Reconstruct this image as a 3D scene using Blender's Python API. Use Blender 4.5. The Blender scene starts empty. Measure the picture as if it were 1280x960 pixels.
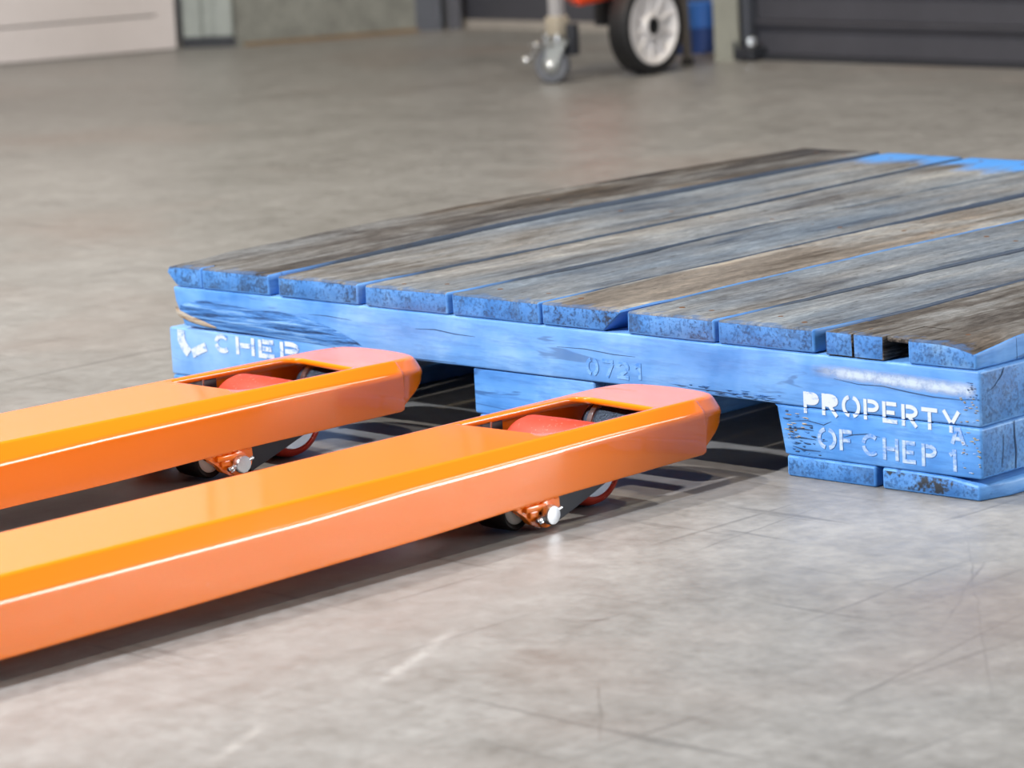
import bpy, bmesh, math, random
from mathutils import Vector, Matrix, noise

C = bpy.context.scene.collection
SC = bpy.context.scene
R = math.radians
# ------------------------------------------------------------------ camera
FPX = 4488.73
cam_d = bpy.data.cameras.new('camera')
cam = bpy.data.objects.new('camera', cam_d); C.objects.link(cam)
SC.camera = cam
_yaw, _pit, _rol = -0.7735817524, 0.1793985159, -0.0505449145
_f = Vector((math.sin(_yaw)*math.cos(_pit), math.cos(_yaw)*math.cos(_pit), -math.sin(_pit)))
_r = _f.cross(Vector((0, 0, 1))).normalized(); _u = _r.cross(_f)
_cr, _sr = math.cos(_rol), math.sin(_rol)
_r2 = _r*_cr + _u*_sr; _u2 = -_r*_sr + _u*_cr
_m = Matrix(((_r2.x, _u2.x, -_f.x), (_r2.y, _u2.y, -_f.y), (_r2.z, _u2.z, -_f.z))).to_4x4()
_m.translation = Vector((3.1689776251, -2.6799326667, 0.7380713876))
cam.matrix_world = _m
cam_d.sensor_fit = 'HORIZONTAL'; cam_d.sensor_width = 36.0
cam_d.lens = FPX*36.0/1280.0
cam_d.clip_start = 0.05; cam_d.clip_end = 100
cam_d.dof.use_dof = True; cam_d.dof.focus_distance = 3.62; cam_d.dof.aperture_fstop = 8.5

# ------------------------------------------------------------------ world, lights, exposure
SC.view_settings.view_transform = 'Standard'
SC.view_settings.look = 'None'
SC.view_settings.exposure = 0.0
SC.view_settings.gamma = 1.0
SC.view_settings.use_curve_mapping = False
world = bpy.data.worlds.new('hall_ambient'); SC.world = world
world.use_nodes = True
bg = world.node_tree.nodes['Background']
bg.inputs['Color'].default_value = (0.98, 0.98, 1.0, 1); bg.inputs['Strength'].default_value = 0.14

def lamp(name, loc, target, power, size, color, shape='DISK', size_y=None):
    d = bpy.data.lights.new(name, 'AREA'); d.energy = power; d.shape = shape; d.size = size
    if size_y: d.size_y = size_y
    d.color = color
    o = bpy.data.objects.new(name, d); C.objects.link(o)
    o.location = loc
    o.rotation_euler = (Vector(target)-Vector(loc)).to_track_quat('-Z', 'Y').to_euler()
    return o
# hall lamps: one behind the forks, one over the left, one overhead; daylight doorway right behind
lamp('lamp_front', (0.25, -3.54, 2.80), (0.7, 0.2, 0.0), 350, 0.20, (0.93, 0.96, 1.0))
lamp('lamp_left', (-2.0, -0.75, 4.15), (0.8, 0.0, 0.0), 215, 0.25, (1.0, 0.93, 0.83))
lamp('lamp_overhead', (1.95, 0.3, 6.0), (0.6, 0.2, 0.0), 150, 0.3, (1.0, 0.92, 0.80))
lamp('lamp_back', (-0.7, 0.9, 5.0), (-2.4, 3.0, 0.0), 125, 0.5, (1.0, 0.82, 0.55))
lamp('highlight_strip', (3.6, 4.2, 3.4), (0.8, -0.3, 0.1), 45, 2.2, (1.0, 0.98, 0.95), 'RECTANGLE', 0.6)  # unseen strip light, added for the highlight along the fork edges
lamp('doorway_daylight', (4.5, 3.2, 1.25), (0.9, -0.45, 0.1), 230, 2.8, (0.97, 0.98, 1.0), 'RECTANGLE', 1.4)

# ------------------------------------------------------------------ helpers
def mat(name, base=(0.8, 0.8, 0.8), rough=0.5, metal=0.0, spec=0.5, coat=0.0, coat_rough=0.05):
    m = bpy.data.materials.new(name); m.use_nodes = True
    b = m.node_tree.nodes['Principled BSDF']
    b.inputs['Base Color'].default_value = (*base, 1)
    b.inputs['Roughness'].default_value = rough
    b.inputs['Metallic'].default_value = metal
    b.inputs['Specular IOR Level'].default_value = spec
    b.inputs['Coat Weight'].default_value = coat
    b.inputs['Coat Roughness'].default_value = coat_rough
    return m

class NT:
    def __init__(s, m):
        s.t = m.node_tree; s.b = s.t.nodes['Principled BSDF']
    def n(s, typ, **kw):
        x = s.t.nodes.new(typ)
        for k, v in kw.items():
            if k in x.inputs: x.inputs[k].default_value = v
            else: setattr(x, k, v)
        return x
    def l(s, a, b): s.t.links.new(a, b)
    def coord(s, scale=(1, 1, 1), seed=True, kind='Object'):
        tc = s.n('ShaderNodeTexCoord'); mp = s.n('ShaderNodeMapping'); mp.inputs['Scale'].default_value = scale
        s.l(tc.outputs[kind], mp.inputs['Vector'])
        if seed:
            at = s.n('ShaderNodeAttribute'); at.attribute_type = 'OBJECT'; at.attribute_name = 'seed'
            s.l(at.outputs['Vector'], mp.inputs['Location'])
        return mp.outputs['Vector']
    def noise(s, vec, scale=5, detail=4, rough=0.55, dist=0.0):
        x = s.n('ShaderNodeTexNoise'); x.inputs['Scale'].default_value = scale
        x.inputs['Detail'].default_value = detail; x.inputs['Roughness'].default_value = rough
        x.inputs['Distortion'].default_value = dist
        s.l(vec, x.inputs['Vector']); return x.outputs['Fac']
    def ramp(s, fac, stops, interp='LINEAR'):
        x = s.n('ShaderNodeValToRGB'); cr = x.color_ramp; cr.interpolation = interp
        while len(cr.elements) < len(stops): cr.elements.new(0.5)
        for e, (p, c) in zip(cr.elements, stops):
            e.position = p; e.color = (*c, 1) if len(c) == 3 else c
        s.l(fac, x.inputs['Fac']); return x.outputs['Color']
    def mask(s, fac, lo, hi):
        x = s.n('ShaderNodeMapRange'); x.inputs['From Min'].default_value = lo; x.inputs['From Max'].default_value = hi
        s.l(fac, x.inputs['Value']); return x.outputs['Result']
    def mix(s, fac, a, b, blend='MIX'):
        x = s.n('ShaderNodeMix'); x.data_type = 'RGBA'; x.blend_type = blend
        for val, k in ((fac, 0), (a, 6), (b, 7)):
            if isinstance(val, (int, float)): x.inputs[k].default_value = val
            elif isinstance(val, tuple): x.inputs[k].default_value = (*val, 1)
            else: s.l(val, x.inputs[k])
        return x.outputs[2]
    def math(s, op, a, b=0.0, c=None):
        x = s.n('ShaderNodeMath'); x.operation = op
        for i, v in enumerate((a, b, c)):
            if v is None: continue
            if isinstance(v, (int, float)): x.inputs[i].default_value = v
            else: s.l(v, x.inputs[i])
        return x.outputs[0]
    def attr(s, name, out='Fac'):
        at = s.n('ShaderNodeAttribute'); at.attribute_type = 'OBJECT'; at.attribute_name = name
        return at.outputs[out]
    def bump(s, h, strength=0.3, dist=0.002, prev=None):
        x = s.n('ShaderNodeBump'); x.inputs['Strength'].default_value = strength; x.inputs['Distance'].default_value = dist
        s.l(h, x.inputs['Height'])
        if prev is not None: s.l(prev, x.inputs['Normal'])
        return x.outputs['Normal']
    def set(s, k, v): s.l(v, s.b.inputs[k])

def link(name, bm, mats, parent=None, smooth=None, loc=None):
    bmesh.ops.recalc_face_normals(bm, faces=bm.faces[:])
    me = bpy.data.meshes.new(name); 
    if loc is not None: bmesh.ops.translate(bm, verts=bm.verts[:], vec=-Vector(loc))
    bm.to_mesh(me); bm.free()
    for m in (mats if isinstance(mats, (list, tuple)) else [mats]): me.materials.append(m)
    if smooth is not None:
        for p in me.polygons: p.use_smooth = True
        me.set_sharp_from_angle(angle=R(smooth))
    o = bpy.data.objects.new(name, me); C.objects.link(o)
    if loc is not None: o.location = loc
    if parent is not None:
        o.parent = parent
    return o

def tag(o, label=None, cat=None, group=None, kind=None):
    for k, v in (('label', label), ('category', cat), ('group', group), ('kind', kind)):
        if v: o[k] = v
    return o
def empty(name, loc):
    o = bpy.data.objects.new(name, None); C.objects.link(o); o.location = loc; o.empty_display_size = 0.1
    return o
def part(name, bm, mats, parent, smooth=None, pl=None):
    """mesh in world coordinates, placed under a parent whose world origin is pl"""
    base = wloc(parent)
    o = link(name, bm, mats, None, smooth, base)
    o.parent = parent; o.location = (0, 0, 0)
    return o
def wloc(o):
    v = Vector((0, 0, 0))
    while o is not None:
        v += Vector(o.location); o = o.parent
    return v

def box(bm, x0, x1, y0, y1, z0, z1, bev=0.0, seg=2, mi=0, rot=None, piv=None):
    r = bmesh.ops.create_cube(bm, size=1.0)
    vs = r['verts']
    for v in vs:
        v.co = Vector((x0+(v.co.x+.5)*(x1-x0), y0+(v.co.y+.5)*(y1-y0), z0+(v.co.z+.5)*(z1-z0)))
    fs = list({f for v in vs for f in v.link_faces})
    if bev > 0:
        es = list({e for v in vs for e in v.link_edges})
        rr = bmesh.ops.bevel(bm, geom=es, offset=bev, segments=seg, affect='EDGES', profile=0.5)
        fs = list({f for f in rr['faces']} | {f for f in fs if f.is_valid})
        vs = list({v for f in fs for v in f.verts})
    for f in fs:
        if f.is_valid: f.material_index = mi
    if rot is not None:
        bmesh.ops.rotate(bm, verts=vs, cent=piv or Vector(((x0+x1)/2, (y0+y1)/2, (z0+z1)/2)), matrix=rot)
    return vs

def lathe(bm, prof, axis_o, axis, n=32, mi=0, closed=False):
    """prof: list of (radius, height along the axis)"""
    a = Vector(axis).normalized(); o = Vector(axis_o)
    t = a.orthogonal().normalized(); b = a.cross(t)
    rows = []
    for (rad, h) in prof:
        if rad < 1e-6: rows.append([bm.verts.new(o+a*h)])
        else: rows.append([bm.verts.new(o+a*h+(t*math.cos(2*math.pi*i/n)+b*math.sin(2*math.pi*i/n))*rad) for i in range(n)])
    for A, B in zip(rows[:-1], rows[1:]):
        for i in range(n):
            j = (i+1) % n
            if len(A) == 1 and len(B) == 1: continue
            if len(A) == 1: f = bm.faces.new((A[0], B[j], B[i]))
            elif len(B) == 1: f = bm.faces.new((A[i], A[j], B[0]))
            else: f = bm.faces.new((A[i], A[j], B[j], B[i]))
            f.material_index = mi
    return [v for r_ in rows for v in r_]

def tube(bm, pts, rad, n=10, mi=0):
    pts = [Vector(p) for p in pts]; rows = []
    prev = None
    for i, p in enumerate(pts):
        d = (pts[min(i+1, len(pts)-1)]-pts[max(i-1, 0)]).normalized()
        t = d.orthogonal().normalized() if prev is None else (prev-d*prev.dot(d)).normalized()
        prev = t; b = d.cross(t)
        rows.append([bm.verts.new(p+(t*math.cos(2*math.pi*k/n)+b*math.sin(2*math.pi*k/n))*rad) for k in range(n)])
    for A, B in zip(rows[:-1], rows[1:]):
        for k in range(n):
            j = (k+1) % n
            bm.faces.new((A[k], A[j], B[j], B[k])).material_index = mi
    bm.faces.new(rows[0][::-1]).material_index = mi; bm.faces.new(rows[-1]).material_index = mi

def pl(pts):
    """piecewise linear function with smoothing"""
    def f(t):
        if t <= pts[0][0]: return pts[0][1]
        for (a, va), (b, vb) in zip(pts[:-1], pts[1:]):
            if t <= b:
                u = (t-a)/(b-a); u = u*u*(3-2*u)*0.5+u*0.5
                return va+(vb-va)*u
        return pts[-1][1]
    return f

# ------------------------------------------------------------------ materials
# polished concrete floor
SCUFFS = [((1.500, -0.66), (1.440, -0.28), 0.0022, 0.6, (0.05, 0.05, 0.05)), ((1.315, -0.47), (1.293, -0.17), 0.0030, 0.5, (0.055, 0.055, 0.06)),
    ((1.28, -0.665), (1.42, -0.815), 0.0016, 0.5, (0.06, 0.055, 0.05)), ((1.16, -0.80), (1.078, -0.62), 0.0085, 0.42, (0.40, 0.40, 0.40)),
    ((1.22, -1.03), (1.158, -0.91), 0.0085, 0.36, (0.40, 0.39, 0.38)), ((1.425, -0.41), (1.300, -0.175), 0.0020, 0.5, (0.06, 0.06, 0.065)),
    ((1.135, -0.565), (1.170, -0.527), 0.0045, 0.55, (0.07, 0.055, 0.05)), ((1.165, -0.642), (1.245, -0.652), 0.020, 0.5, (0.085, 0.07, 0.062)),
    ((1.066, -0.34), (1.046, -0.09), 0.0022, 0.5, (0.06, 0.06, 0.06)), ((1.62, -0.60), (1.22, -0.10), 0.0016, 0.4, (0.06, 0.06, 0.06)), ((1.35, -0.10), (1.22, -0.42), 0.0018, 0.4, (0.06, 0.06, 0.06))]
M_floor = mat('polished_concrete', rough=0.3)
t = NT(M_floor)
v1 = t.coord((1, 1, 1), seed=False)
n1 = t.noise(v1, 1.3, 5, 0.6, 0.3); n2 = t.noise(v1, 9, 6, 0.65, 0.4); n3 = t.noise(v1, 70, 5, 0.7)
n4 = t.noise(v1, 26, 5, 0.7, 0.3)
cl = t.mix(0.40, n1, n2); cl = t.mix(0.34, cl, n4); cl = t.mix(0.22, cl, n3)
col = t.ramp(cl, [(0.37, (0.108, 0.103, 0.097)), (0.46, (0.157, 0.154, 0.149)), (0.53, (0.194, 0.192, 0.189)), (0.62, (0.250, 0.249, 0.246))])
vs_ = t.n('ShaderNodeMapping'); vs_.inputs['Scale'].default_value = (0.8, 14, 1); vs_.inputs['Rotation'].default_value = (0, 0, R(32))
t.l(v1, vs_.inputs['Vector'])
sc1 = t.noise(vs_.outputs['Vector'], 3.2, 3, 0.5, 0.15)
scr = t.mask(sc1, 0.645, 0.70)
vs2 = t.n('ShaderNodeMapping'); vs2.inputs['Scale'].default_value = (22, 0.9, 1); vs2.inputs['Rotation'].default_value = (0, 0, R(14))
t.l(v1, vs2.inputs['Vector'])
scr2 = t.mask(t.noise(vs2.outputs['Vector'], 2.2, 3, 0.5, 0.1), 0.65, 0.71)
scm = t.math('MULTIPLY', t.math('MAXIMUM', scr, scr2), 0.38)
col = t.mix(scm, col, (0.045, 0.045, 0.045))
def seg(a, b, w, soft=0.5):
    ang = math.atan2(b[1]-a[1], b[0]-a[0]); L = math.hypot(b[0]-a[0], b[1]-a[1])
    m1 = t.n('ShaderNodeMapping'); m1.vector_type = 'POINT'
    ca, sa = math.cos(-ang), math.sin(-ang)
    m1.inputs['Rotation'].default_value = (0, 0, -ang)
    m1.inputs['Location'].default_value = (-(a[0]*ca-a[1]*sa), -(a[0]*sa+a[1]*ca), 0)
    t.l(v1, m1.inputs['Vector'])
    sx = t.n('ShaderNodeSeparateXYZ'); t.l(m1.outputs['Vector'], sx.inputs[0])
    wob = t.math('ADD', sx.outputs['Y'], t.math('MULTIPLY', t.math('SUBTRACT', n2, 0.5), 0.012))
    k1 = t.mask(t.math('ABSOLUTE', wob), w, w*0.2)
    k2 = t.mask(t.math('ABSOLUTE', t.math('SUBTRACT', sx.outputs['X'], L/2)), L*0.5, L*0.5*soft)
    return t.math('MULTIPLY', t.math('MULTIPLY', k1, k2), t.mask(n4, 0.36, 0.56))
for a_, b_, w_, st, c_ in SCUFFS:
    col = t.mix(t.math('MULTIPLY', seg(a_, b_, w_), st), col, c_)
red = t.math('MULTIPLY', t.mask(t.noise(v1, 1.9, 3, 0.5, 0.2), 0.54, 0.70), 0.35)
col = t.mix(red, col, (0.185, 0.14, 0.122))
t.set('Base Color', col)
t.set('Roughness', t.mask(t.mix(0.5, n2, n3), -0.42, 1.8))
t.set('Normal', t.bump(n3, 0.05, 0.001))

# blue pallet paint (long faces) and end grain, worn deck wood
def blue_paint(name, axis, endgrain=False):
    m = mat(name, rough=0.5, spec=0.35); t = NT(m)
    if endgrain: sc_ = (1, 1, 1)
    else: sc_ = (0.12, 1, 1) if axis == 'X' else (1, 0.12, 1)
    v = t.coord(sc_); vi = t.coord((1, 1, 1))
    big = t.noise(vi, 9, 4, 0.6, 0.2)
    fine = t.noise(v, 170 if not endgrain else 260, 4, 0.65)
    mid = t.noise(v, 45, 4, 0.6)
    base = t.ramp(t.mix(0.35, big, mid), [(0.36, (0.042, 0.175, 0.47)), (0.46, (0.072, 0.238, 0.575)), (0.54, (0.100, 0.280, 0.62)), (0.65, (0.19, 0.385, 0.67))])
    if endgrain:
        base = t.mix(1.0, base, (0.78, 0.80, 0.82), 'MULTIPLY')
        base = t.mix(t.math('MULTIPLY', t.mask(t.mix(0.6, t.noise(v, 110, 4, 0.7), fine), 0.49, 0.58), 0.7), base, (0.018, 0.072, 0.20))
        base = t.mix(t.math('MULTIPLY', t.mask(t.mix(0.3, t.noise(vi, 34, 4, 0.65), fine), 0.49, 0.57), t.attr('wear')), base, (0.022, 0.028, 0.038))
    else:
        crack = t.math('MULTIPLY', t.mask(t.noise(v, 60, 3, 0.5, 0.6), 0.665, 0.70), 0.7)
        base = t.mix(crack, base, (0.02, 0.07, 0.20))
        base = t.mix(t.math('MULTIPLY', t.mask(fine, 0.50, 0.62), 0.35), base, (0.035, 0.13, 0.37))
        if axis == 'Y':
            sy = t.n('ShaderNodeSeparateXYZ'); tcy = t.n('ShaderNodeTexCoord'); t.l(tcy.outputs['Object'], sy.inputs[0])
            dm = t.math('MULTIPLY', t.mask(t.math('ADD', sy.outputs['Y'], t.math('MULTIPLY', mid, 0.10)), -0.51, -0.42), t.attr('gap_dirt_shade'))
            base = t.mix(dm, base, (0.017, 0.020, 0.024))  # grime plus the shade of the gaps, both painted into the board sides
    if axis == 'X' and not endgrain: base = t.mix(t.math('MULTIPLY', t.attr('pale'), t.mask(big, 0.25, 0.60)), base, (0.235, 0.40, 0.66))
    # bare wood and grime flecks
    chip = t.math('MULTIPLY', t.mask(t.noise(vi, 75, 5, 0.75), 0.70, 0.74), 0.65)
    base = t.mix(chip, base, (0.20, 0.15, 0.10))
    t.set('Base Color', base)
    t.set('Normal', t.bump(t.mix(0.5, fine, mid), 0.55 if endgrain else 0.28, 0.0015))
    return m, t, base
M_blueX, _, _ = blue_paint('blue_paint_long_x', 'X')
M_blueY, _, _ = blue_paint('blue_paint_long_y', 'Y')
M_blueEnd, _, _ = blue_paint('blue_paint_end_grain', 'X', True)

M_deck = mat('weathered_deck_wood', rough=0.75, spec=0.25)
t = NT(M_deck)
vg = t.coord((1, 0.035, 1)); vb = t.coord((1, 0.22, 1)); vi = t.coord((1, 1, 1))
grain = t.noise(vg, 420, 5, 0.75, 0.2); streak = t.noise(vg, 80, 4, 0.6, 0.3); blotch = t.noise(vb, 17, 6, 0.68, 0.5)
k = t.mix(0.54, t.mix(0.5, grain, streak), blotch)
k = t.math('ADD', k, t.attr('tone'))
wood = t.ramp(k, [(0.34, (0.016, 0.012, 0.010)), (0.41, (0.055, 0.048, 0.043)), (0.47, (0.108, 0.106, 0.104)), (0.54, (0.155, 0.162, 0.168)), (0.62, (0.225, 0.226, 0.218)), (0.70, (0.37, 0.33, 0.265))])
brown = t.math('MULTIPLY', t.mask(t.noise(vb, 11, 5, 0.65, 0.6), 0.45, 0.58), t.attr('brown'))
wood = t.mix(brown, wood, t.mix(t.mask(k, 0.36, 0.64), (0.010, 0.007, 0.005), (0.125, 0.088, 0.058)))
tint = t.math('MULTIPLY', t.mask(t.noise(vb, 7, 4, 0.6), 0.38, 0.62), t.attr('bluish'))
wood = t.mix(tint, wood, t.mix(t.mask(k, 0.36, 0.64), (0.02, 0.05, 0.10), (0.125, 0.175, 0.235)))
wood = t.mix(0.50, wood, t.ramp(t.mix(0.6, grain, t.noise(vb, 260, 3, 0.7)), [(0.38, (0.35, 0.34, 0.33)), (0.50, (0.98, 0.98, 0.98)), (0.62, (1.65, 1.62, 1.58))]), 'MULTIPLY')
# leftover paint at the far ends
sep = t.n('ShaderNodeSeparateXYZ'); tcg = t.n('ShaderNodeTexCoord'); t.l(tcg.outputs['Object'], sep.inputs[0])
yy = t.math('ADD', sep.outputs['Y'], 0.58)   # distance from the front edge of the pallet
left = t.math('ADD', t.mask(yy, 1.02, 1.14), t.math('MULTIPLY', t.math('SUBTRACT', blotch, 0.5), 2.2))
left = t.math('MULTIPLY', t.mask(left, 0.35, 0.75), t.attr('painted_end'))
pit = t.mask(t.noise(t.coord((1, 0.3, 1)), 120, 3, 0.6), 0.64, 0.70)
wood = t.mix(t.math('MULTIPLY', pit, 0.7), wood, (0.014, 0.011, 0.009))
wood = t.mix(left, wood, (0.05, 0.20, 0.52))
nearend = t.math('MULTIPLY', t.mask(t.math('ADD', t.math('MULTIPLY', yy, -1.0), t.math('MULTIPLY', t.math('SUBTRACT', t.noise(vi, 60, 3, 0.6), 0.5), 0.10)), -0.012, 0.004), 0.6)
wood = t.mix(nearend, wood, (0.03, 0.09, 0.22))
t.set('Base Color', wood)
t.set('Normal', t.bump(t.mix(0.5, grain, streak), 0.65, 0.003))
t.set('Roughness', t.mask(grain, -0.8, 1.15))

M_rawwood = mat('rotten_raw_wood', rough=0.9, spec=0.1)
t = NT(M_rawwood); v = t.coord((1, 0.1, 1), seed=False)
k = t.noise(v, 160, 5, 0.7)
t.set('Base Color', t.ramp(k, [(0.3, (0.01, 0.008, 0.007)), (0.5, (0.06, 0.05, 0.043)), (0.65, (0.20, 0.17, 0.14))]))
t.set('Normal', t.bump(k, 1.0, 0.006))
M_splinter = mat('splintered_wood', rough=0.85, spec=0.1)
t = NT(M_splinter); v = t.coord((0.1, 1, 1), seed=False); k = t.noise(v, 120, 4, 0.7)
t.set('Base Color', t.ramp(k, [(0.32, (0.05, 0.035, 0.03)), (0.48, (0.30, 0.22, 0.15)), (0.62, (0.36, 0.33, 0.28))]))
t.set('Normal', t.bump(k, 0.8, 0.004))
M_gouge = mat('scraped_blue_paint', rough=0.6, spec=0.3)
t = NT(M_gouge); v = t.coord((0.06, 1, 1), seed=False); k = t.noise(v, 210, 5, 0.7, 0.4)
t.set('Base Color', t.ramp(k, [(0.38, (0.010, 0.04, 0.12)), (0.45, (0.034, 0.13, 0.36)), (0.52, (0.060, 0.205, 0.52)), (0.63, (0.18, 0.36, 0.64))]))
t.set('Normal', t.bump(k, 0.9, 0.004))

M_tanpaint = mat('yellowed_bare_wood', (0.30, 0.25, 0.13), 0.8)
M_crackdark = mat('crack_shadowed_wood', (0.02, 0.05, 0.12), 0.9)
def paint_white(name, base, lo, hi, sc_=55):
    m = mat(name, rough=0.6, spec=0.3); t = NT(m)
    v = t.coord((0.5, 1, 1), seed=False); n_ = t.mix(0.5, t.noise(v, sc_, 4, 0.7), t.noise(v, 230, 3, 0.7))
    t.set('Base Color', t.mix(t.mask(n_, lo, hi), (0.064, 0.215, 0.58), base))
    return m
M_white = paint_white('stencil_white', (0.52, 0.57, 0.64), 0.30, 0.46)
M_white_rub = paint_white('stencil_white_rubbed', (0.52, 0.57, 0.64), 0.36, 0.50)
M_white_worn = paint_white('stencil_white_worn', (0.42, 0.51, 0.66), 0.38, 0.58)
M_faint = paint_white('stencil_faint', (0.16, 0.345, 0.66), 0.40, 0.56)
M_overspray = mat('white_overspray', rough=0.6, spec=0.3)
t = NT(M_overspray); tc = t.n('ShaderNodeTexCoord'); sp = t.n('ShaderNodeSeparateXYZ'); t.l(tc.outputs['UV'], sp.inputs[0])
vn = t.coord((1, 1, 1), seed=False)
e_ = t.math('MULTIPLY', t.mask(t.math('ABSOLUTE', t.math('SUBTRACT', sp.outputs['Y'], 0.5)), 0.5, 0.12), t.mask(t.math('ABSOLUTE', t.math('SUBTRACT', sp.outputs['X'], 0.52)), 0.50, 0.30))
e_ = t.math('MULTIPLY', e_, t.mask(t.noise(vn, 90, 4, 0.7), 0.10, 0.55))
t.b.inputs['Base Color'].default_value = (0.46, 0.55, 0.68, 1)
t.set('Alpha', t.math('MULTIPLY', e_, 0.95))

# orange gloss paint
M_orange = mat('orange_gloss_paint', (0.97, 0.205, 0.004), 0.22, 0, 0.35, 0.75, 0.04)
t = NT(M_orange); v = t.coord((1, 1, 1), seed=False)
t.set('Normal', t.bump(t.noise(v, 22, 2, 0.5), 0.05, 0.004))
M_redpu = mat('red_polyurethane', rough=0.5, spec=0.3)
t = NT(M_redpu); v = t.coord((1, 1, 1), seed=False)
lw = t.n('ShaderNodeLayerWeight'); lw.inputs['Blend'].default_value = 0.4
sp_ = t.mask(t.noise(v, 300, 2, 0.6), 0.66, 0.70)
t.set('Base Color', t.mix(t.math('MULTIPLY', sp_, 0.6), t.mix(t.math('MULTIPLY', t.noise(v, 40, 4, 0.7), 0.25), (0.43, 0.026, 0.007), (0.30, 0.12, 0.095)), (0.50, 0.27, 0.22)))
M_black = mat('black_paint', (0.018, 0.020, 0.026), 0.42)
M_rubber = mat('black_rubber', (0.006, 0.006, 0.007), 0.55)
M_steel = mat('zinc_steel', (0.66, 0.68, 0.70), 0.26, 1.0)
M_nylon = mat('pale_nylon', (0.62, 0.62, 0.60), 0.4)
M_knurl = mat('dark_tread_roller', (0.05, 0.07, 0.10), 0.38, 0.5)
t = NT(M_knurl); v = t.coord((1, 1, 1), seed=False); t.set('Normal', t.bump(t.noise(v, 500, 3, 0.6), 0.9, 0.002))
M_rust = mat('rusty_nail_head', (0.10, 0.045, 0.02), 0.7, 0.4)

# background
def plain(name, base, rough, amt=0.12, sc_=6.0, spec=0.4):
    m = mat(name, base, rough, 0, spec); t = NT(m); v = t.coord((1, 1, 1), seed=False)
    n_ = t.mix(0.4, t.noise(v, sc_, 5, 0.65), t.noise(v, sc_*9, 4, 0.7))
    lo = tuple(c*(1-amt) for c in base); hi = tuple(min(1, c*(1+amt)) for c in base)
    t.set('Base Color', t.ramp(n_, [(0.35, lo), (0.65, hi)])); return m
M_whitewall = plain('white_wall_board', (0.50, 0.465, 0.465), 0.5, 0.04)
M_groove = mat('groove_grey', (0.20, 0.19, 0.18), 0.7)
M_column = plain('grey_steel_column', (0.26, 0.285, 0.275), 0.45, 0.15)
M_conc = plain('concrete_wall', (0.155, 0.158, 0.142), 0.75, 0.35, 12)
M_tan = plain('tan_dirt_strip', (0.15, 0.10, 0.055), 0.8, 0.2)
M_jamb = plain('blue_grey_steel', (0.058, 0.063, 0.078), 0.4, 0.12)
M_door = plain('dark_roller_steel', (0.046, 0.047, 0.058), 0.38, 0.12, spec=0.5)
M_seal = plain('pale_door_seal', (0.26, 0.24, 0.22), 0.6)
M_post = plain('grey_green_post', (0.185, 0.188, 0.160), 0.6, 0.15)
M_leg = mat('dull_dark_steel', (0.085, 0.076, 0.070), 0.45, 0.3)
M_cream = mat('cream_sleeve', (0.30, 0.265, 0.21), 0.5)
M_greypost = mat('pale_grey_tube', (0.45, 0.44, 0.45), 0.35, 0.3)
M_redorange = mat('red_orange_body', (0.80, 0.075, 0.015), 0.35)
M_hub = mat('white_plastic_hub', (0.62, 0.60, 0.60), 0.4)
M_castorsteel = mat('dull_zinc', (0.34, 0.35, 0.34), 0.38, 0.8)
M_castorgrey = mat('grey_castor_tread', (0.095, 0.10, 0.115), 0.5)
M_bluebin = mat('blue_plastic', (0.025, 0.10, 0.34), 0.4)
M_darkblue = mat('dark_blue_plastic', (0.012, 0.035, 0.14), 0.45)

# ------------------------------------------------------------------ structure
bm = bmesh.new()
vs = [bm.verts.new(p) for p in ((-9, -7, 0), (9, -7, 0), (9, 7, 0), (-9, 7, 0))]; bm.faces.new(vs)
tag(link('floor', bm, M_floor), kind='structure')

def wall_slab(bm, a, b, z0, z1, th, off=0.0, mi=0):
    """vertical slab from a to b (xy); thickness goes to the left of a->b"""
    a = Vector((*a, 0)); b = Vector((*b, 0)); d = (b-a).normalized(); n = Vector((-d.y, d.x, 0))
    a = a+n*off; b = b+n*off
    P = [a, b, b+n*th, a+n*th]
    lo = [bm.verts.new((p.x, p.y, z0)) for p in P]; hi = [bm.verts.new((p.x, p.y, z1)) for p in P]
    for i in range(4):
        j = (i+1) % 4; bm.faces.new((lo[i], lo[j], hi[j], hi[i])).material_index = mi
    bm.faces.new(lo[::-1]).material_index = mi; bm.faces.new(hi).material_index = mi

# white boarded wall on the left, groove between its boards
Wa, Wb = (-5.0, -0.45), (-3.668, 3.185)
wl = empty('wall_left', (-3.668, 3.185, 0)); tag(wl, kind='structure')
bm = bmesh.new(); wall_slab(bm, Wa, Wb, 0, 3.6, 0.10, 0.02); part('wall_core', bm, M_groove, wl)
Wc = (-3.684, 3.141)
bm = bmesh.new(); wall_slab(bm, Wa, Wc, 0.004, 0.088, 0.02); part('panel', bm, M_whitewall, wl)
bm = bmesh.new(); wall_slab(bm, Wa, Wc, 0.0925, 3.6, 0.02); part('panel', bm, M_whitewall, wl)
bm = bmesh.new(); wall_slab(bm, Wc, Wb, 0.004, 3.6, 0.02); part('edge_strip', bm, M_whitewall, wl)

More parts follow.
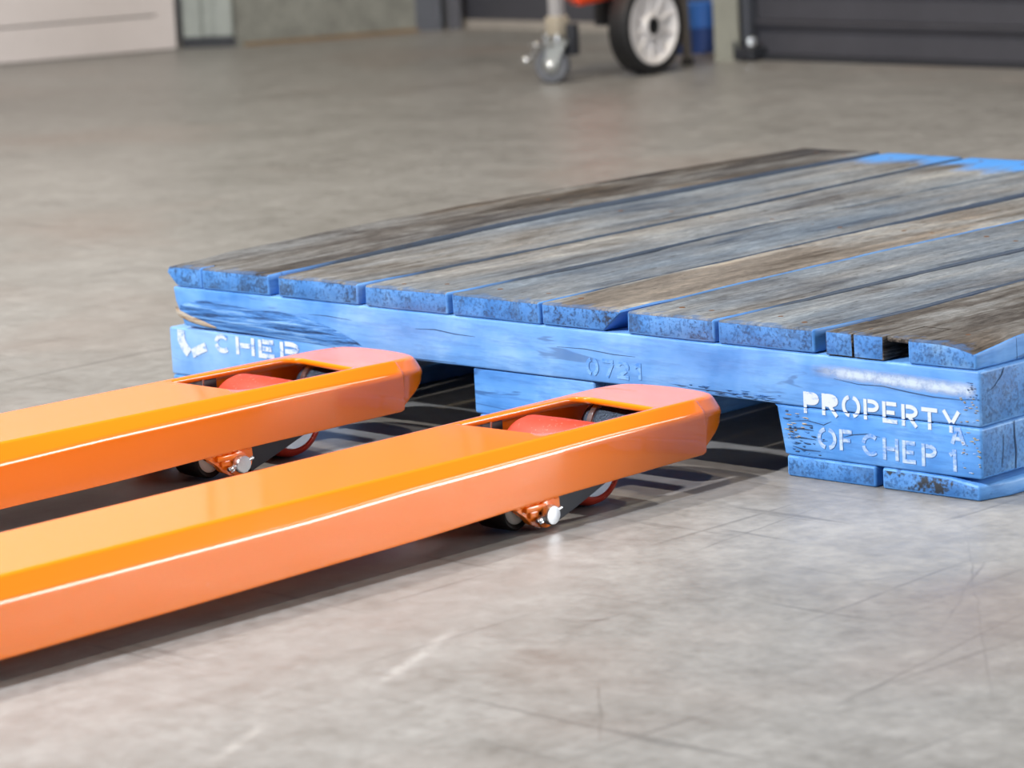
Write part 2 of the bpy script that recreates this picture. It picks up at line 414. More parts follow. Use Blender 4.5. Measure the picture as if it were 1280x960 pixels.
# steel column with its black base, then concrete wall and dark door
col_ = empty('steel_column', (-3.62, 3.30, 0))
ca = Vector((-3.690, 3.228, 0)); cb = Vector((-3.575, 3.302, 0)); cd = (cb-ca).normalized(); cn = Vector((-cd.y, cd.x, 0))
def colprism(bm, pts, z0, z1):
    lo = []; hi = []
    for (s, d) in pts:
        p = ca+cd*s+cn*d; lo.append(bm.verts.new((p.x, p.y, z0))); hi.append(bm.verts.new((p.x, p.y, z1)))
    for i in range(len(pts)):
        j = (i+1) % len(pts); bm.faces.new((lo[i], lo[j], hi[j], hi[i]))
    bm.faces.new(lo[::-1]); bm.faces.new(hi)
bm = bmesh.new(); colprism(bm, [(0, 0.004), (0.045, 0.004), (0.05, 0.018), (0.078, 0.018), (0.083, 0.004), (0.128, 0.004), (0.128, 0.12), (0, 0.12)], 0.024, 3.6)
part('column_shaft', bm, M_column, col_)
bm = bmesh.new(); colprism(bm, [(-0.002, 0), (0.139, 0), (0.139, 0.13), (-0.002, 0.13)], 0, 0.026)
tag(part('base_plate', bm, M_black, col_), 'black base shoe')
tag(col_, 'grey ribbed steel column on a black base beside the white wall', 'column')
bm = bmesh.new(); wall_slab(bm, (-3.562, 3.294), (-3.37, 3.745), 0, 3.6, 0.12); tag(link('wall_back', bm, M_conc), kind='structure')
bm = bmesh.new(); wall_slab(bm, (-3.551, 3.308), (-3.366, 3.743), 0, 0.009, 0.004); tag(link('baseboard_back', bm, M_tan), kind='structure')
d1 = empty('door_1', (-3.3, 3.86, 0)); tag(d1, kind='structure')
bm = bmesh.new(); wall_slab(bm, (-3.372, 3.735), (-3.322, 3.777), 0, 3.0, 0.12); part('door_jamb', bm, M_jamb, d1)
bm = bmesh.new(); wall_slab(bm, (-3.322, 3.80), (-3.296, 3.822), 0, 3.0, 0.10); part('door_jamb', bm, M_door, d1)
bm = bmesh.new(); wall_slab(bm, (-3.345, 3.865), (-1.9, 3.895), 0.021, 3.0, 0.05); part('door_leaf', bm, M_door, d1)
bm = bmesh.new(); wall_slab(bm, (-3.345, 3.85), (-1.9, 3.88), 0.0, 0.021, 0.05); part('door_seal', bm, M_seal, d1)

# right roller door, its post and guide
bm = bmesh.new(); wall_slab(bm, (-2.020, 3.325), (-1.972, 3.352), 0, 3.0, 0.12); tag(link('trim_1', bm, M_post), kind='structure')
d2 = empty('door_2', (-1.96, 3.40, 0)); tag(d2, kind='structure')
bm = bmesh.new()
xs = (-1.955, 2.6)
prof = [(0.0, 0.001), (0.0, 0.050), (-0.004, 0.058), (-0.010, 0.064), (-0.012, 0.070), (-0.006, 0.0735), (0.012, 0.0745), (0.012, 0.0)]
lo = [bm.verts.new((xs[0], 3.40+a, z)) for a, z in prof]; hi = [bm.verts.new((xs[1], 3.37+a, z)) for a, z in prof]
for i in range(len(prof)):
    j = (i+1) % len(prof); bm.faces.new((lo[i], lo[j], hi[j], hi[i]))
bm.faces.new(lo); bm.faces.new(hi[::-1])
s0 = part('slat', bm, M_door, d2)
s0.location.z = 0.012
for i in range(1, 38):
    s = s0.copy(); C.objects.link(s); s.parent = d2; s.location.z = 0.012+0.0755*i
bm = bmesh.new(); box(bm, -1.955, 2.6, 3.385, 3.41, 0.0, 0.012, 0.002)
part('bottom_rail', bm, M_black, d2)
bm = bmesh.new(); box(bm, -1.990, -1.962, 3.372, 3.43, 0.0, 3.0, 0.003)
part('guide_rail', bm, M_jamb, d2)
bm = bmesh.new(); box(bm, -1.985, -1.93, 3.345, 3.40, 0.003, 0.03, 0.004); box(bm, -1.985, -1.975, 3.345, 3.40, 0.003, 0.045, 0.003)
part('guide_foot', bm, M_black, d2)
bm = bmesh.new(); lathe(bm, [(0, 0), (0.009, 0.001), (0.012, 0.006), (0.009, 0.011), (0, 0.013)], (-1.945, 3.365, 0.042), (0.6, -0.8, 0), 20)
part('lock_knob', bm, M_steel, d2, 40)

# ------------------------------------------------------------------ pallet
PAL = empty('pallet', (0.58, 0.58, 0.0))
tag(PAL, 'weathered blue timber pallet with worn grey deck boards in front of the orange fork tips', 'pallet')
rnd = random.Random(5)
def nz(p, s, seed): return noise.noise(Vector(p)*s+Vector((seed*13.1, seed*7.7, seed*3.3)))

def timber(bm, l0, l1, a0, a1, z0, z1, r=0.003, step=0.03, nt=6, seed=1.0, amp=0.0008, bow=0.0, axis='Y',
           slots=(0, 0, 0), warp=None, round0=True, round1=True, dense0=0.08, zoff=None):
    """long board: l0..l1 along its axis, a0(l)..a1(l) across, z0..z1; slots: sides, top, ends"""
    f0 = a0 if callable(a0) else (lambda l: a0); f1 = a1 if callable(a1) else (lambda l: a1)
    st = []
    l = l0
    if round0: st += [(l0, r), (l0+r*0.35, r*0.35), (l0+r, 0)]
    else: st += [(l0, 0)]
    l = st[-1][0]
    while l < l1-step*1.2-r:
        l += step if l-l0 > dense0 else step*0.35
        if l < l1-r*2: st.append((l, 0))
    if round1: st += [(l1-r, 0), (l1-r*0.35, r*0.35), (l1, r)]
    else: st += [(l1, 0)]
    rows = []; kinds = None
    for (ll, ins) in st:
        A, B = f0(ll)+ins, f1(ll)-ins; Z0, Z1 = z0+ins, z1-ins
        rr = max(r-ins*0.6, r*0.3)
        loop = []; kd = []
        def arc(ca_, cz_, s):
            for q in range(4):
                an = s+math.pi/2*q/3
                loop.append((ca_+math.cos(an)*rr, cz_+math.sin(an)*rr))
        # counter-clockwise from bottom-left... bottom edge, right side, top, left side
        nb = max(2, nt//2)
        arc(B-rr, Z0+rr, -math.pi/2)
        for q in range(1, 3): loop.append((B, Z0+rr+(Z1-Z0-2*rr)*q/3))
        arc(B-rr, Z1-rr, 0)
        for q in range(1, nt): loop.append((B-rr-(B-A-2*rr)*q/nt, Z1))
        arc(A+rr, Z1-rr, math.pi/2)
        for q in range(1, 3): loop.append((A, Z1-rr-(Z1-Z0-2*rr)*q/3))
        arc(A+rr, Z0+rr, math.pi)
        for q in range(1, nb): loop.append((A+rr+(B-A-2*rr)*q/nb, Z0))
        row = []
        for (a, z) in loop:
            p = Vector((a, ll, z))
            if zoff: p.z += zoff(a, ll)
            e = Vector((nz(p, 26, seed), 0.5*nz(p, 40, seed+2) if ins > 0 or ll < l0+r*1.1 else 0, nz(p, 24, seed+4)))
            p2 = p+e*amp+Vector((nz((0, ll, 0), 2.3, seed+6)*bow, 0, 0))
            if axis == 'X': p2 = Vector((p2.y, p2.x, p2.z))
            if warp: p2 = warp(p2)
            row.append(bm.verts.new(p2))
        rows.append(row)
    n = len(rows[0]); itop0 = 4+2+4-2; itop1 = itop0+2+nt-1+2
    for A_, B_ in zip(rows[:-1], rows[1:]):
        for i in range(n):
            j = (i+1) % n
            f = bm.faces.new((A_[i], A_[j], B_[j], B_[i])); f.smooth = True
            f.material_index = slots[1] if itop0 <= i < itop1 else slots[0]
    for row, s in ((rows[0], 1), (rows[-1], -1)):
        f = bm.faces.new(row[::s]); f.material_index = slots[2]
    # the first (rounded) stations belong to the end
    for A_, B_ in (list(zip(rows[:-1], rows[1:]))[:1] if round0 else []):
        for i in range(n):
            pass
    return rows

GAP_DIRT_SHADE = {5: 0.25, 8: 0.1}
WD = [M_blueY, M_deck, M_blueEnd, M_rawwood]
Zt, Zd = 0.150, 0.1262
def clip_corner(x0, x1, z0, z1, y1):
    pass
def board(seed, fl, fr, tone, brown, bluish, pend, wear, front=None, warp=None, z1=Zt, z0=Zd, y0=0.0, y1=1.165, label=None, mb=None, mb_y=None, tabslots=None, r=0.0022, zoff=None, bow=0.0015):
    bm = bmesh.new()
    if front:
        ym = mb_y if mb_y else 0.022
        timber(bm, ym, y1, fl, fr, z0, z1, r, seed=seed, slots=(0, 1, 3), warp=warp, round0=False, zoff=zoff, bow=bow)
        for ti, (xa, xb) in enumerate(front):
            timber(bm, y0, ym-0.0004, xa, xb, z0, z1, r*0.45 if (tabslots or [0]*9)[ti] == 3 else r, seed=seed, slots=((tabslots or [0]*9)[ti], 1, 2), warp=warp, round1=False, nt=4, zoff=zoff, bow=bow)
        if mb: mb(bm)
    else:
        timber(bm, y0, y1, fl, fr, z0, z1, r, seed=seed, slots=(0, 1, 2), warp=warp, zoff=zoff, bow=bow)
    o = part('deck_board', bm, WD, PAL, 35)
    o['seed'] = [seed*1.7, seed*2.9, seed*0.7]; o['tone'] = tone; o['brown'] = brown; o['bluish'] = bluish
    o['painted_end'] = pend; o['wear'] = wear; o['gap_dirt_shade'] = GAP_DIRT_SHADE.get(seed, 0.9)
    if label: o['label'] = label
    return o
# material coordinates: shift so that object Y=0 is the front edge of the pallet
def wb1(p):   # broken left corner of the first board
    if p.y < 0.10 and p.x < 0.03:
        k = (1-p.y/0.10)
        p.x += k*max(0, 0.018*(1-(p.z-Zd)/0.016))*(1 if p.x < 0.02 else 0.3)
        if p.z > Zt-0.006 and p.x < 0.012: p.x += 0.003*k; p.z -= 0.002*k
    return p
def wb5(p):   # undercut right corner of the fifth board
    if p.y < 0.16 and p.x > 0.66:
        k = 1-p.y/0.16; u = (p.x-0.66)/0.052
        if p.z < Zd+0.020:
            p.x -= 0.026*u*k*(1-(p.z-Zd)/0.022)
    return p
def wb8(p):   # rounded front right corner of the last board
    if p.y < 0.07 and p.x > 1.11 and p.z > Zd+0.010:
        k = (1-p.y/0.07); u = (p.x-1.11)/0.055
        p.z -= 0.010*k*u*u*((p.z-Zd-0.010)/0.014)
    return p
B = []
B.append(board(1, pl([(0, 0.0), (0.42, -0.016), (0.83, -0.004), (1.165, 0.004)]), pl([(0, 0.176), (0.5, 0.142), (1.165, 0.138)]), -0.075, 0.75, 0.15, 0.0, 0.5,
    front=[(lambda l: 0.0, lambda l: 0.0607), (lambda l: 0.0622, pl([(0, 0.176), (0.5, 0.142)]))], warp=wb1, label='brown deck board with a split front end', zoff=lambda a, l: 0.004*math.sin(l*2.6)))
B.append(board(2, pl([(0, 0.192), (0.5, 0.152), (1.165, 0.151)]), pl([(0, 0.322), (0.46, 0.317), (1.165, 0.278)]), 0.0, 0.28, 0.55, 0.9, 0.6))
B.append(board(3, pl([(0, 0.334), (0.46, 0.329), (1.165, 0.290)]), pl([(0, 0.461), (0.24, 0.457), (0.54, 0.441), (1.165, 0.437)]), 0.01, 0.25, 0.55, 1.0, 0.3))
B.append(board(4, pl([(0, 0.468), (0.24, 0.4735), (0.57, 0.4425), (1.165, 0.4385)]), pl([(0, 0.5965), (0.24, 0.588), (0.445, 0.583), (0.88, 0.566), (1.165, 0.562)]), -0.01, 0.35, 0.65, 0.5, 0.4))
B.append(board(5, pl([(0, 0.600), (0.24, 0.5905), (0.445, 0.5865), (0.88, 0.590), (1.165, 0.590)]), pl([(0, 0.712), (0.34, 0.7025), (1.165, 0.702)]), 0.035, 0.6, 0.05, 0.0, 0.9, warp=wb5))
B.append(board(6, pl([(0, 0.721), (0.34, 0.708), (1.165, 0.709)]), pl([(0, 0.838), (0.26, 0.835), (1.165, 0.838)]), 0.01, 0.3, 0.55, 0.0, 0.5))
B.append(board(7, pl([(0, 0.842), (0.26, 0.8465), (1.165, 0.853)]), pl([(0, 0.966), (0.15, 0.973), (0.34, 0.9645), (1.165, 0.960)]), 0.0, 0.35, 0.6, 0.0, 0.4))
def b8_extra(bm):
    # thin skin of sound wood bridging over the rotted hollow, with ragged fibres under it
    timber(bm, 0.006, 0.0646, 1.0515, 1.0812, Zt-0.006, Zt-0.0004, 0.0015, seed=8, slots=(3, 1, 3), round1=False, nt=4)
    rr = random.Random(3)
    for i in range(46):
        x = rr.uniform(1.053, 1.080); z = rr.uniform(Zd+0.001, Zt-0.008); y = 0.060
        L = rr.uniform(0.015, 0.045); w = rr.uniform(0.0012, 0.003)
        a = [bm.verts.new((x-w, y, z-w)), bm.verts.new((x+w, y, z-w)), bm.verts.new((x, y, z+w))]
        tip = bm.verts.new((x+rr.uniform(-.004, .004), y-L, z+rr.uniform(-.004, .003)))
        for i0 in range(3): bm.faces.new((a[i0], a[(i0+1) % 3], tip)).material_index = 3
def shear(x, k): return x
B.append(board(8, pl([(0, 0.980), (0.15, 0.983), (0.34, 0.972), (1.165, 0.967)]), pl([(0, 1.161), (1.165, 1.166)]), -0.06, 0.75, 0.05, 0.0, 0.3,
    front=[(0.980, 1.0135), (1.0148, 1.0515), (1.0812, 1.161)], warp=wb8, mb=b8_extra, mb_y=0.065, tabslots=[3, 3, 0], label='brown deck board with a rotted hollow in its split front end'))
for o in B: pass

# nails along the three stringer lines
bmn = bmesh.new(); lathe(bmn, [(0, 0.0006), (0.0028, 0.0006), (0.0036, 0.0), (0.0036, -0.003)], (0, 0, 0), (0, 0, 1), 10)
men = bpy.data.meshes.new('nail'); bmesh.ops.recalc_face_normals(bmn, faces=bmn.faces[:]); bmn.to_mesh(men); bmn.free(); men.materials.append(M_rust)
lim = [(0.02, 0.16), (0.20, 0.31), (0.345, 0.45), (0.478, 0.585), (0.61, 0.695), (0.73, 0.83), (0.855, 0.955), (0.99, 1.15)]
limb = [(0.02, 0.13), (0.165, 0.27), (0.305, 0.425), (0.455, 0.55), (0.60, 0.69), (0.72, 0.83), (0.865, 0.95), (0.98, 1.15)]
for i, o in enumerate(B):
    for (yy, u) in ((0.035, 0), (0.58, 0.5), (1.125, 1)):
        a = lim[i][0]*(1-u)+limb[i][0]*u; b = lim[i][1]*(1-u)+limb[i][1]*u
        for s in (0.22, 0.78):
            nob = bpy.data.objects.new('nail', men); C.objects.link(nob); nob.parent = o
            x = a+(b-a)*(s+rnd.uniform(-.1, .1)); y = yy+rnd.uniform(-.014, .014)
            zz = Zt-0.0005 + (0.004*math.sin(y*2.6) if i == 0 else 0)
            nob.location = Vector((x, y, zz))-wloc(PAL)

# three stringers, each with three blocks below
SX = [M_blueX, M_blueX, M_blueEnd, M_splinter, M_gouge]
Zs0, Zs1 = 0.0716, 0.1256
def front_warp(p):
    # left end of the front stringer torn away low down, scraped hollow next to it
    if p.x < 0.06:
        k = 1-p.x/0.06; h = (Zs1-p.z)/(Zs1-Zs0)
        p.x += 0.026*k*max(0, h-0.25)
        if h > 0.55: p.z += 0.002*k
    if p.x < 0.34:
        q = min(1.0, (0.34-p.x)/0.20); lo = 0.0716+0.0078*q
        p.z = Zs1-(Zs1-p.z)*(Zs1-lo)/(Zs1-0.0716)
    return p
def stringer(y0, y1, seed, warp=None, x0=0.010, x1=1.1655):
    bm = bmesh.new()
    timber(bm, x0, x1, y0, y1, Zs0, Zs1, 0.0025, step=0.03, seed=seed, amp=0.0003, axis='X', slots=(0, 0, 2), warp=warp, nt=3)
    o = part('stringer', bm, SX, PAL, 35); o['seed'] = [seed*3.1, seed, seed*1.3]; o['wear'] = 0.2
    return o
def block(x0, x1, y0, y1, seed, warp=None, zt=0.0709):
    bm = bmesh.new()
    timber(bm, x0, x1, y0, y1, 0.0213, zt, 0.0025, step=0.02, seed=seed, amp=0.0003, axis='X', slots=(0, 0, 2), warp=warp, nt=3)
    o = part('block', bm, SX, PAL, 35); o['seed'] = [seed*3.7, seed*1.1, seed]; o['wear'] = 0.15
    return o
def rb_warp(p):   # splintered left end of the right block
    if p.x < 0.955:
        k = 1-(p.x-0.915)/0.04; h = (p.z-0.021)/0.05
        p.x += k*(0.012*(1-h)+0.0035*math.sin(p.z*420)+0.002*math.sin(p.z*1300))
    return p
S_front = stringer(0.0, 0.094, 21, front_warp)
stringer(0.535, 0.630, 22); stringer(1.07, 1.165, 23)
blk_l = block(-0.002, 0.296, 0.0, 0.094, 31, None, 0.0772)
blk_l['pale'] = 0.75; S_front['pale'] = 0.22
blk_c = block(0.491, 0.668, 0.003, 0.094, 32)
blk_r = block(0.915, 1.1655, 0.0, 0.094, 33, rb_warp)
for (ya, yb, s) in ((0.535, 0.630, 40), (1.07, 1.165, 50)):
    block(0.0, 0.26, ya, yb, s+1); block(0.49, 0.67, ya, yb, s+2); block(0.91, 1.165, ya, yb, s+3)
# bottom boards run the depth of the pallet under the blocks
def bottom_board(x0, x1, seed, warp=None, wear=0.4):
    bm = bmesh.new()
    timber(bm, 0.0, 1.165, x0, x1, 0.0, 0.0210, 0.0025, seed=seed, amp=0.0006, slots=(0, 0, 2), warp=warp, nt=3, step=0.05)
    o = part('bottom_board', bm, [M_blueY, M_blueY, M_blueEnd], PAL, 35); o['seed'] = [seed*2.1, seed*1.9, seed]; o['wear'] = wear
    return o
def bb_warp(p):   # last bottom board: bevelled outer edge, frayed corner
    if p.x > 1.12:
        u = (p.x-1.12)/0.05
        if p.z > 0.010: p.z -= 0.006*u
        if p.y < 0.04: p.x -= 0.010*(1-p.y/0.04)*u
    p.z = max(p.z, 0.0)
    return p
for a, b, s in ((0.0, 0.115, 61), (0.125, 0.235, 62), (0.50, 0.575, 63), (0.583, 0.66, 64)): bottom_board(a, b, s)
bottom_board(0.926, 1.0375, 65, None, 0.25)
bottom_board(1.0455, 1.172, 66, bb_warp, 1.0)

# --- marks on the front face, cut from thin paint films (front plane y = 0)
YF = -0.0006
def stroke(bm, pts, w, mp):
    pts = [Vector(p) for p in pts]
    L = []; Rr = []
    for i, p in enumerate(pts):
        d0 = (pts[i]-pts[i-1]).normalized() if i > 0 else (pts[1]-pts[0]).normalized()
        d1_ = (pts[i+1]-pts[i]).normalized() if i < len(pts)-1 else d0
        d = (d0+d1_).normalized(); nrm = Vector((-d.y, d.x)); k = w/2/max(0.5, nrm.dot(Vector((-d0.y, d0.x))))
        L.append(bm.verts.new(mp(p+nrm*k))); Rr.append(bm.verts.new(mp(p-nrm*k)))
    for i in range(len(pts)-1): bm.faces.new((L[i], L[i+1], Rr[i+1], Rr[i]))
def arcp(cx, cy, rx, ry, a0, a1, n=8): return [(cx+rx*math.cos(R(a0+(a1-a0)*i/n)), cy+ry*math.sin(R(a0+(a1-a0)*i/n))) for i in range(n+1)]
S_ = 0.20
LET = {
 'P': [[(0.1, 0), (0.1, 1)], [(0.27, 0.91)] + arcp(0.5, 0.70, 0.38, 0.21, 90, -90) + [(0.27, 0.49)]],
 'R': [[(0.1, 0), (0.1, 1)], [(0.27, 0.91)] + arcp(0.5, 0.70, 0.38, 0.21, 90, -90) + [(0.27, 0.49)], [(0.45, 0.47), (0.88, 0.0)]],
 'O': [arcp(0.46, 0.5, 0.37, 0.41, 100, 260, 12), arcp(0.54, 0.5, 0.37, 0.41, -80, 80, 12)],
 'E': [[(0.1, 0), (0.1, 1)], [(0.26, 0.91), (0.95, 0.91)], [(0.26, 0.5), (0.82, 0.5)], [(0.0, 0.09), (0.98, 0.09)]],
 'F': [[(0.1, 0), (0.1, 1)], [(0.26, 0.91), (0.95, 0.91)], [(0.26, 0.5), (0.82, 0.5)]],
 'T': [[(0.5, 0), (0.5, 0.80)], [(0.0, 0.91), (1.0, 0.91)]],
 'Y': [[(0.46, 0), (0.46, 0.36)], [(0.02, 1.0), (0.44, 0.46)], [(0.96, 1.0), (0.56, 0.46)]],
 'C': [arcp(0.52, 0.5, 0.42, 0.41, 48, 172, 9), arcp(0.52, 0.5, 0.42, 0.41, 190, 312, 9)],
 'H': [[(0.1, 0), (0.1, 1)], [(0.9, 0), (0.9, 1)], [(0.24, 0.52), (0.76, 0.52)]],
 'A': [[(0.05, 0), (0.44, 1.0)], [(0.56, 1.0), (0.97, 0)], [(0.32, 0.33), (0.70, 0.33)]],
 '1': [[(0.6, 0), (0.6, 1)], [(0.12, 0.72), (0.55, 0.93)]],
 '0': [arcp(0.46, 0.5, 0.37, 0.41, 100, 260, 10), arcp(0.54, 0.5, 0.37, 0.41, -80, 80, 10)],
 '7': [[(0.0, 0.91), (0.95, 0.91)], [(0.88, 0.80), (0.38, 0.0)]],
 '2': [arcp(0.5, 0.68, 0.38, 0.25, 160, -30, 9), [(0.78, 0.50), (0.12, 0.10)], [(0.0, 0.09), (0.95, 0.09)]],
}
FILLED = {'P': [(0.1, 0.49), (0.1, 0.99), (0.5, 0.99), (0.80, 0.90), (0.90, 0.70), (0.80, 0.50), (0.5, 0.41), (0.1, 0.41)]}
def letters(spec, wst=0.0040):
    """spec: list of (char, x0, x1, zbot_left, ztop_left, slope, filled)"""
    bm = bmesh.new()
    for (ch, x0, x1, zb, zt_, sl, fill) in spec:
        w = x1-x0; h = zt_-zb
        def mp(p): return Vector((x0+p[0]*w + (p[1]-0.5)*0.0*w, YF, zb+p[1]*h+p[0]*w*sl))
        # constant stroke width in real size
        asp = h/w
        def mp2(p): return mp((p[0], p[1]/asp))
        for si, pts in enumerate(LET[ch]):
            stroke(bm, [(a, b*asp) for a, b in pts], wst/w, lambda q, o_=si*0.00003: mp2(q)-Vector((0, o_, 0)))
        if fill:
            vs = [bm.verts.new(mp(q)+Vector((0, -0.0001, 0))) for q in FILLED['P']]; bm.faces.new(vs)
    return bm
def split_marks(bm, mat_, upper, lower, label, z=0.0712, gap=0.0005):
    for (par, sgn) in ((upper, 1), (lower, -1)):
        if par is None: continue
        b2 = bm.copy()
        bmesh.ops.bisect_plane(b2, geom=b2.verts[:]+b2.edges[:]+b2.faces[:], plane_co=(0, 0, z+gap*sgn), plane_no=(0, 0, -sgn), clear_outer=True)
        if b2.verts:
            thick(b2); o = part('stencil_lettering', b2, mat_, par); o['label'] = label
        else: b2.free()
    bm.free()
def thick(bm, d=0.00012):
    bm.normal_update()
    r_ = bmesh.ops.solidify(bm, geom=bm.faces[:], thickness=d)

bm = letters([('P', 0.951, 0.971, 0.066, 0.0875, 0, True), ('R', 0.974, 0.995, 0.066, 0.0877, 0, True), ('O', 0.999, 1.022, 0.0668, 0.089, 0, False),
    ('P', 1.026, 1.045, 0.0668, 0.087, 0, False), ('E', 1.049, 1.067, 0.066, 0.0868, 0, False), ('R', 1.072, 1.092, 0.065, 0.0862, 0, False),
    ('T', 1.096, 1.115, 0.0643, 0.0855, 0, False), ('Y', 1.122, 1.141, 0.064, 0.085, 0, False)])
split_marks(bm, M_white, S_front, blk_r, 'white stencilled letters PROPERTY')
bm = letters([('O', 0.967, 0.991, 0.032, 0.054, 0, False), ('F', 0.995, 1.011, 0.033, 0.054, 0, False), ('C', 1.022, 1.044, 0.031, 0.053, 0, False),
    ('H', 1.048, 1.067, 0.0295, 0.0512, 0, False), ('E', 1.072, 1.088, 0.0285, 0.0508, 0, False), ('P', 1.095, 1.113, 0.028, 0.050, 0, False),
    ('1', 1.127, 1.139, 0.0265, 0.048, 0, False), ('A', 1.131, 1.146, 0.0535, 0.0695, 0, False)])
thick(bm); o = part('stencil_lettering', bm, M_white_worn, blk_r); o['label'] = 'worn white stencilled letters OF CHEP 1 with an A above'
bm = letters([('C', 0.078, 0.105, 0.0545, 0.0752, 0, False), ('H', 0.114, 0.147, 0.0545, 0.0752, 0, False), ('E', 0.153, 0.180, 0.0545, 0.0745, 0, False), ('P', 0.189, 0.222, 0.0545, 0.075, 0, False)], 0.0056)
thick(bm); o = part('stencil_lettering', bm, M_white_rub, blk_l); o['label'] = 'white stencilled letters CHEP, rubbed'
bm = bmesh.new()
def mpz(p): return Vector((p.x, YF, p.y))
stroke(bm, [(0.020, 0.0752), (0.0195, 0.064), (0.024, 0.056), (0.032, 0.0485)], 0.0125, mpz)
stroke(bm, [(0.0375, 0.0485), (0.046, 0.0525), (0.054, 0.0555), (0.0625, 0.0585)], 0.0105, mpz)
thick(bm); o = part('stencil_mark', bm, M_white_rub, blk_l); o['label'] = 'white sprayed hook mark'
bm = letters([('0', 0.661, 0.678, 0.0785, 0.097, 0, False), ('7', 0.684, 0.700, 0.0785, 0.097, 0, False), ('2', 0.704, 0.721, 0.0785, 0.097, 0, False), ('1', 0.727, 0.741, 0.0795, 0.097, 0, False)])
thick(bm); o = part('stencil_lettering', bm, M_faint, S_front); o['label'] = 'faded pale digits 0721'
def film(name, poly, mats, par, label=None, uv=None, y=-0.0006):
    """flat patch on the front face given as rows of (x, zlow, zhigh)"""
    bm = bmesh.new(); uvl = bm.loops.layers.uv.new('UVMap')
    n = len(poly); cols = []
    for (x, a, b) in poly: cols.append([bm.verts.new((x, y, a+(b-a)*k/4)) for k in range(5)])
    for i in range(n-1):
        for k in range(4):
            f = bm.faces.new((cols[i][k], cols[i+1][k], cols[i+1][k+1], cols[i][k+1]))
            for lp, (a, b) in zip(f.loops, ((i, k), (i+1, k), (i+1, k+1), (i, k+1))): lp[uvl].uv = (a/(n-1), b/4)
    o = part(name, bm, mats, par)
    if label: o['label'] = label
    return o
film('paint_patch', [(0.955, 0.1030, 0.1180), (1.0, 0.1020, 0.1175), (1.05, 0.1005, 0.1170), (1.10, 0.0990, 0.1160), (1.15, 0.0980, 0.115), (1.162, 0.0985, 0.1145)], M_overspray, S_front, 'white overspray band')
bm = bmesh.new()
gz = [(0.022, 0.0935, 0.1045), (0.04, 0.090, 0.1105), (0.077, 0.0845, 0.1128), (0.11, 0.083, 0.1112), (0.145, 0.0822, 0.1085), (0.19, 0.0805, 0.1095), (0.235, 0.0785, 0.1065), (0.28, 0.0758, 0.0965), (0.318, 0.0735, 0.0845), (0.33, 0.0733, 0.0765)]
rowsg = []
for (x, a, b) in gz:
    row = []
    for k in range(7):
        z = a+(b-a)*k/6
        e = 0.0025*math.sin(math.pi*k/6)+0.0012*nz((x*0.3, 0, z), 160, 3)
        row.append(bm.verts.new((x, -0.0007-max(0, abs(e))*0.5*(1 if 0 < k < 6 else 0), z+0.0006*nz((x, 0, z), 50, 5))))
    rowsg.append(row)
for A_, B_ in zip(rowsg[:-1], rowsg[1:]):
    for k in range(6): bm.faces.new((A_[k], B_[k], B_[k+1], A_[k+1]))
o = part('scraped_patch', bm, M_gouge, S_front, 40); o['label'] = 'torn dark blue grain'
bm = bmesh.new()
gz = [(0.0165, 0.094, 0.1025), (0.024, 0.0905, 0.098), (0.040, 0.0865, 0.0935), (0.062, 0.0835, 0.089), (0.085, 0.0818, 0.0835)]
rowsg = []
for (x, a, b) in gz:
    rowsg.append([bm.verts.new((x, -0.0022-0.0007*math.sin(math.pi*k/4)-0.0008*abs(nz((x, 0, a+k), 60, 2)), a+(b-a)*k/4)) for k in range(5)])
for A_, B_ in zip(rowsg[:-1], rowsg[1:]):
    for k in range(4): bm.faces.new((A_[k], B_[k], B_[k+1], A_[k+1]))
o = part('splinter', bm, M_splinter, S_front, 40); o['label'] = 'bare splintered wood'
# dark drying cracks on the front timbers
def crackline(pts, par, w=0.0009):
    bm = bmesh.new()
    n = len(pts)
    P = [Vector((x, z)) for x, z in pts]
    up = []; dn = []
    for i, p in enumerate(P):
        k = w*0.5*(0.25+math.sin(math.pi*min(max(i/(n-1), 0.04), 0.96)))
        up.append(bm.verts.new((p.x, YF+0.0003, p.y+k))); dn.append(bm.verts.new((p.x, YF+0.0003, p.y-k)))
    for i in range(n-1): bm.faces.new((dn[i], dn[i+1], up[i+1], up[i]))
    o = part('crack', bm, M_crackdark, par); return o
crackline([(0.99, 0.1035), (1.02, 0.1005), (1.05, 0.1015), (1.08, 0.0985), (1.11, 0.0965), (1.14, 0.0965), (1.162, 0.0985)], S_front)
crackline([(1.0, 0.0465), (1.012, 0.050), (1.03, 0.0525), (1.045, 0.0505)], blk_r, 0.0008)
crackline([(0.93, 0.0555), (0.955, 0.0585), (0.975, 0.056), (0.985, 0.0605)], blk_r, 0.0008)
crackline([(0.925, 0.0475), (0.945, 0.0495), (0.962, 0.049)], blk_r, 0.0016)
crackline([(0.929, 0.0385), (0.945, 0.0405), (0.965, 0.040)], blk_r, 0.0012)
crackline([(0.935, 0.031), (0.95, 0.0285), (0.97, 0.029)], blk_r, 0.0012)
crackline([(0.41, 0.107), (0.44, 0.1085), (0.47, 0.106), (0.50, 0.1055)], S_front)
crackline([(0.62, 0.1045), (0.66, 0.1055), (0.70, 0.103), (0.73, 0.103)], S_front, 0.0007)
crackline([(0.24, 0.110), (0.27, 0.1105), (0.31, 0.1085)], S_front, 0.0007)
crackline([(0.80, 0.0775), (0.84, 0.0770), (0.87, 0.0765)], S_front, 0.001)
crackline([(0.335, 0.0742), (0.40, 0.0738), (0.47, 0.0745)], S_front, 0.0008)

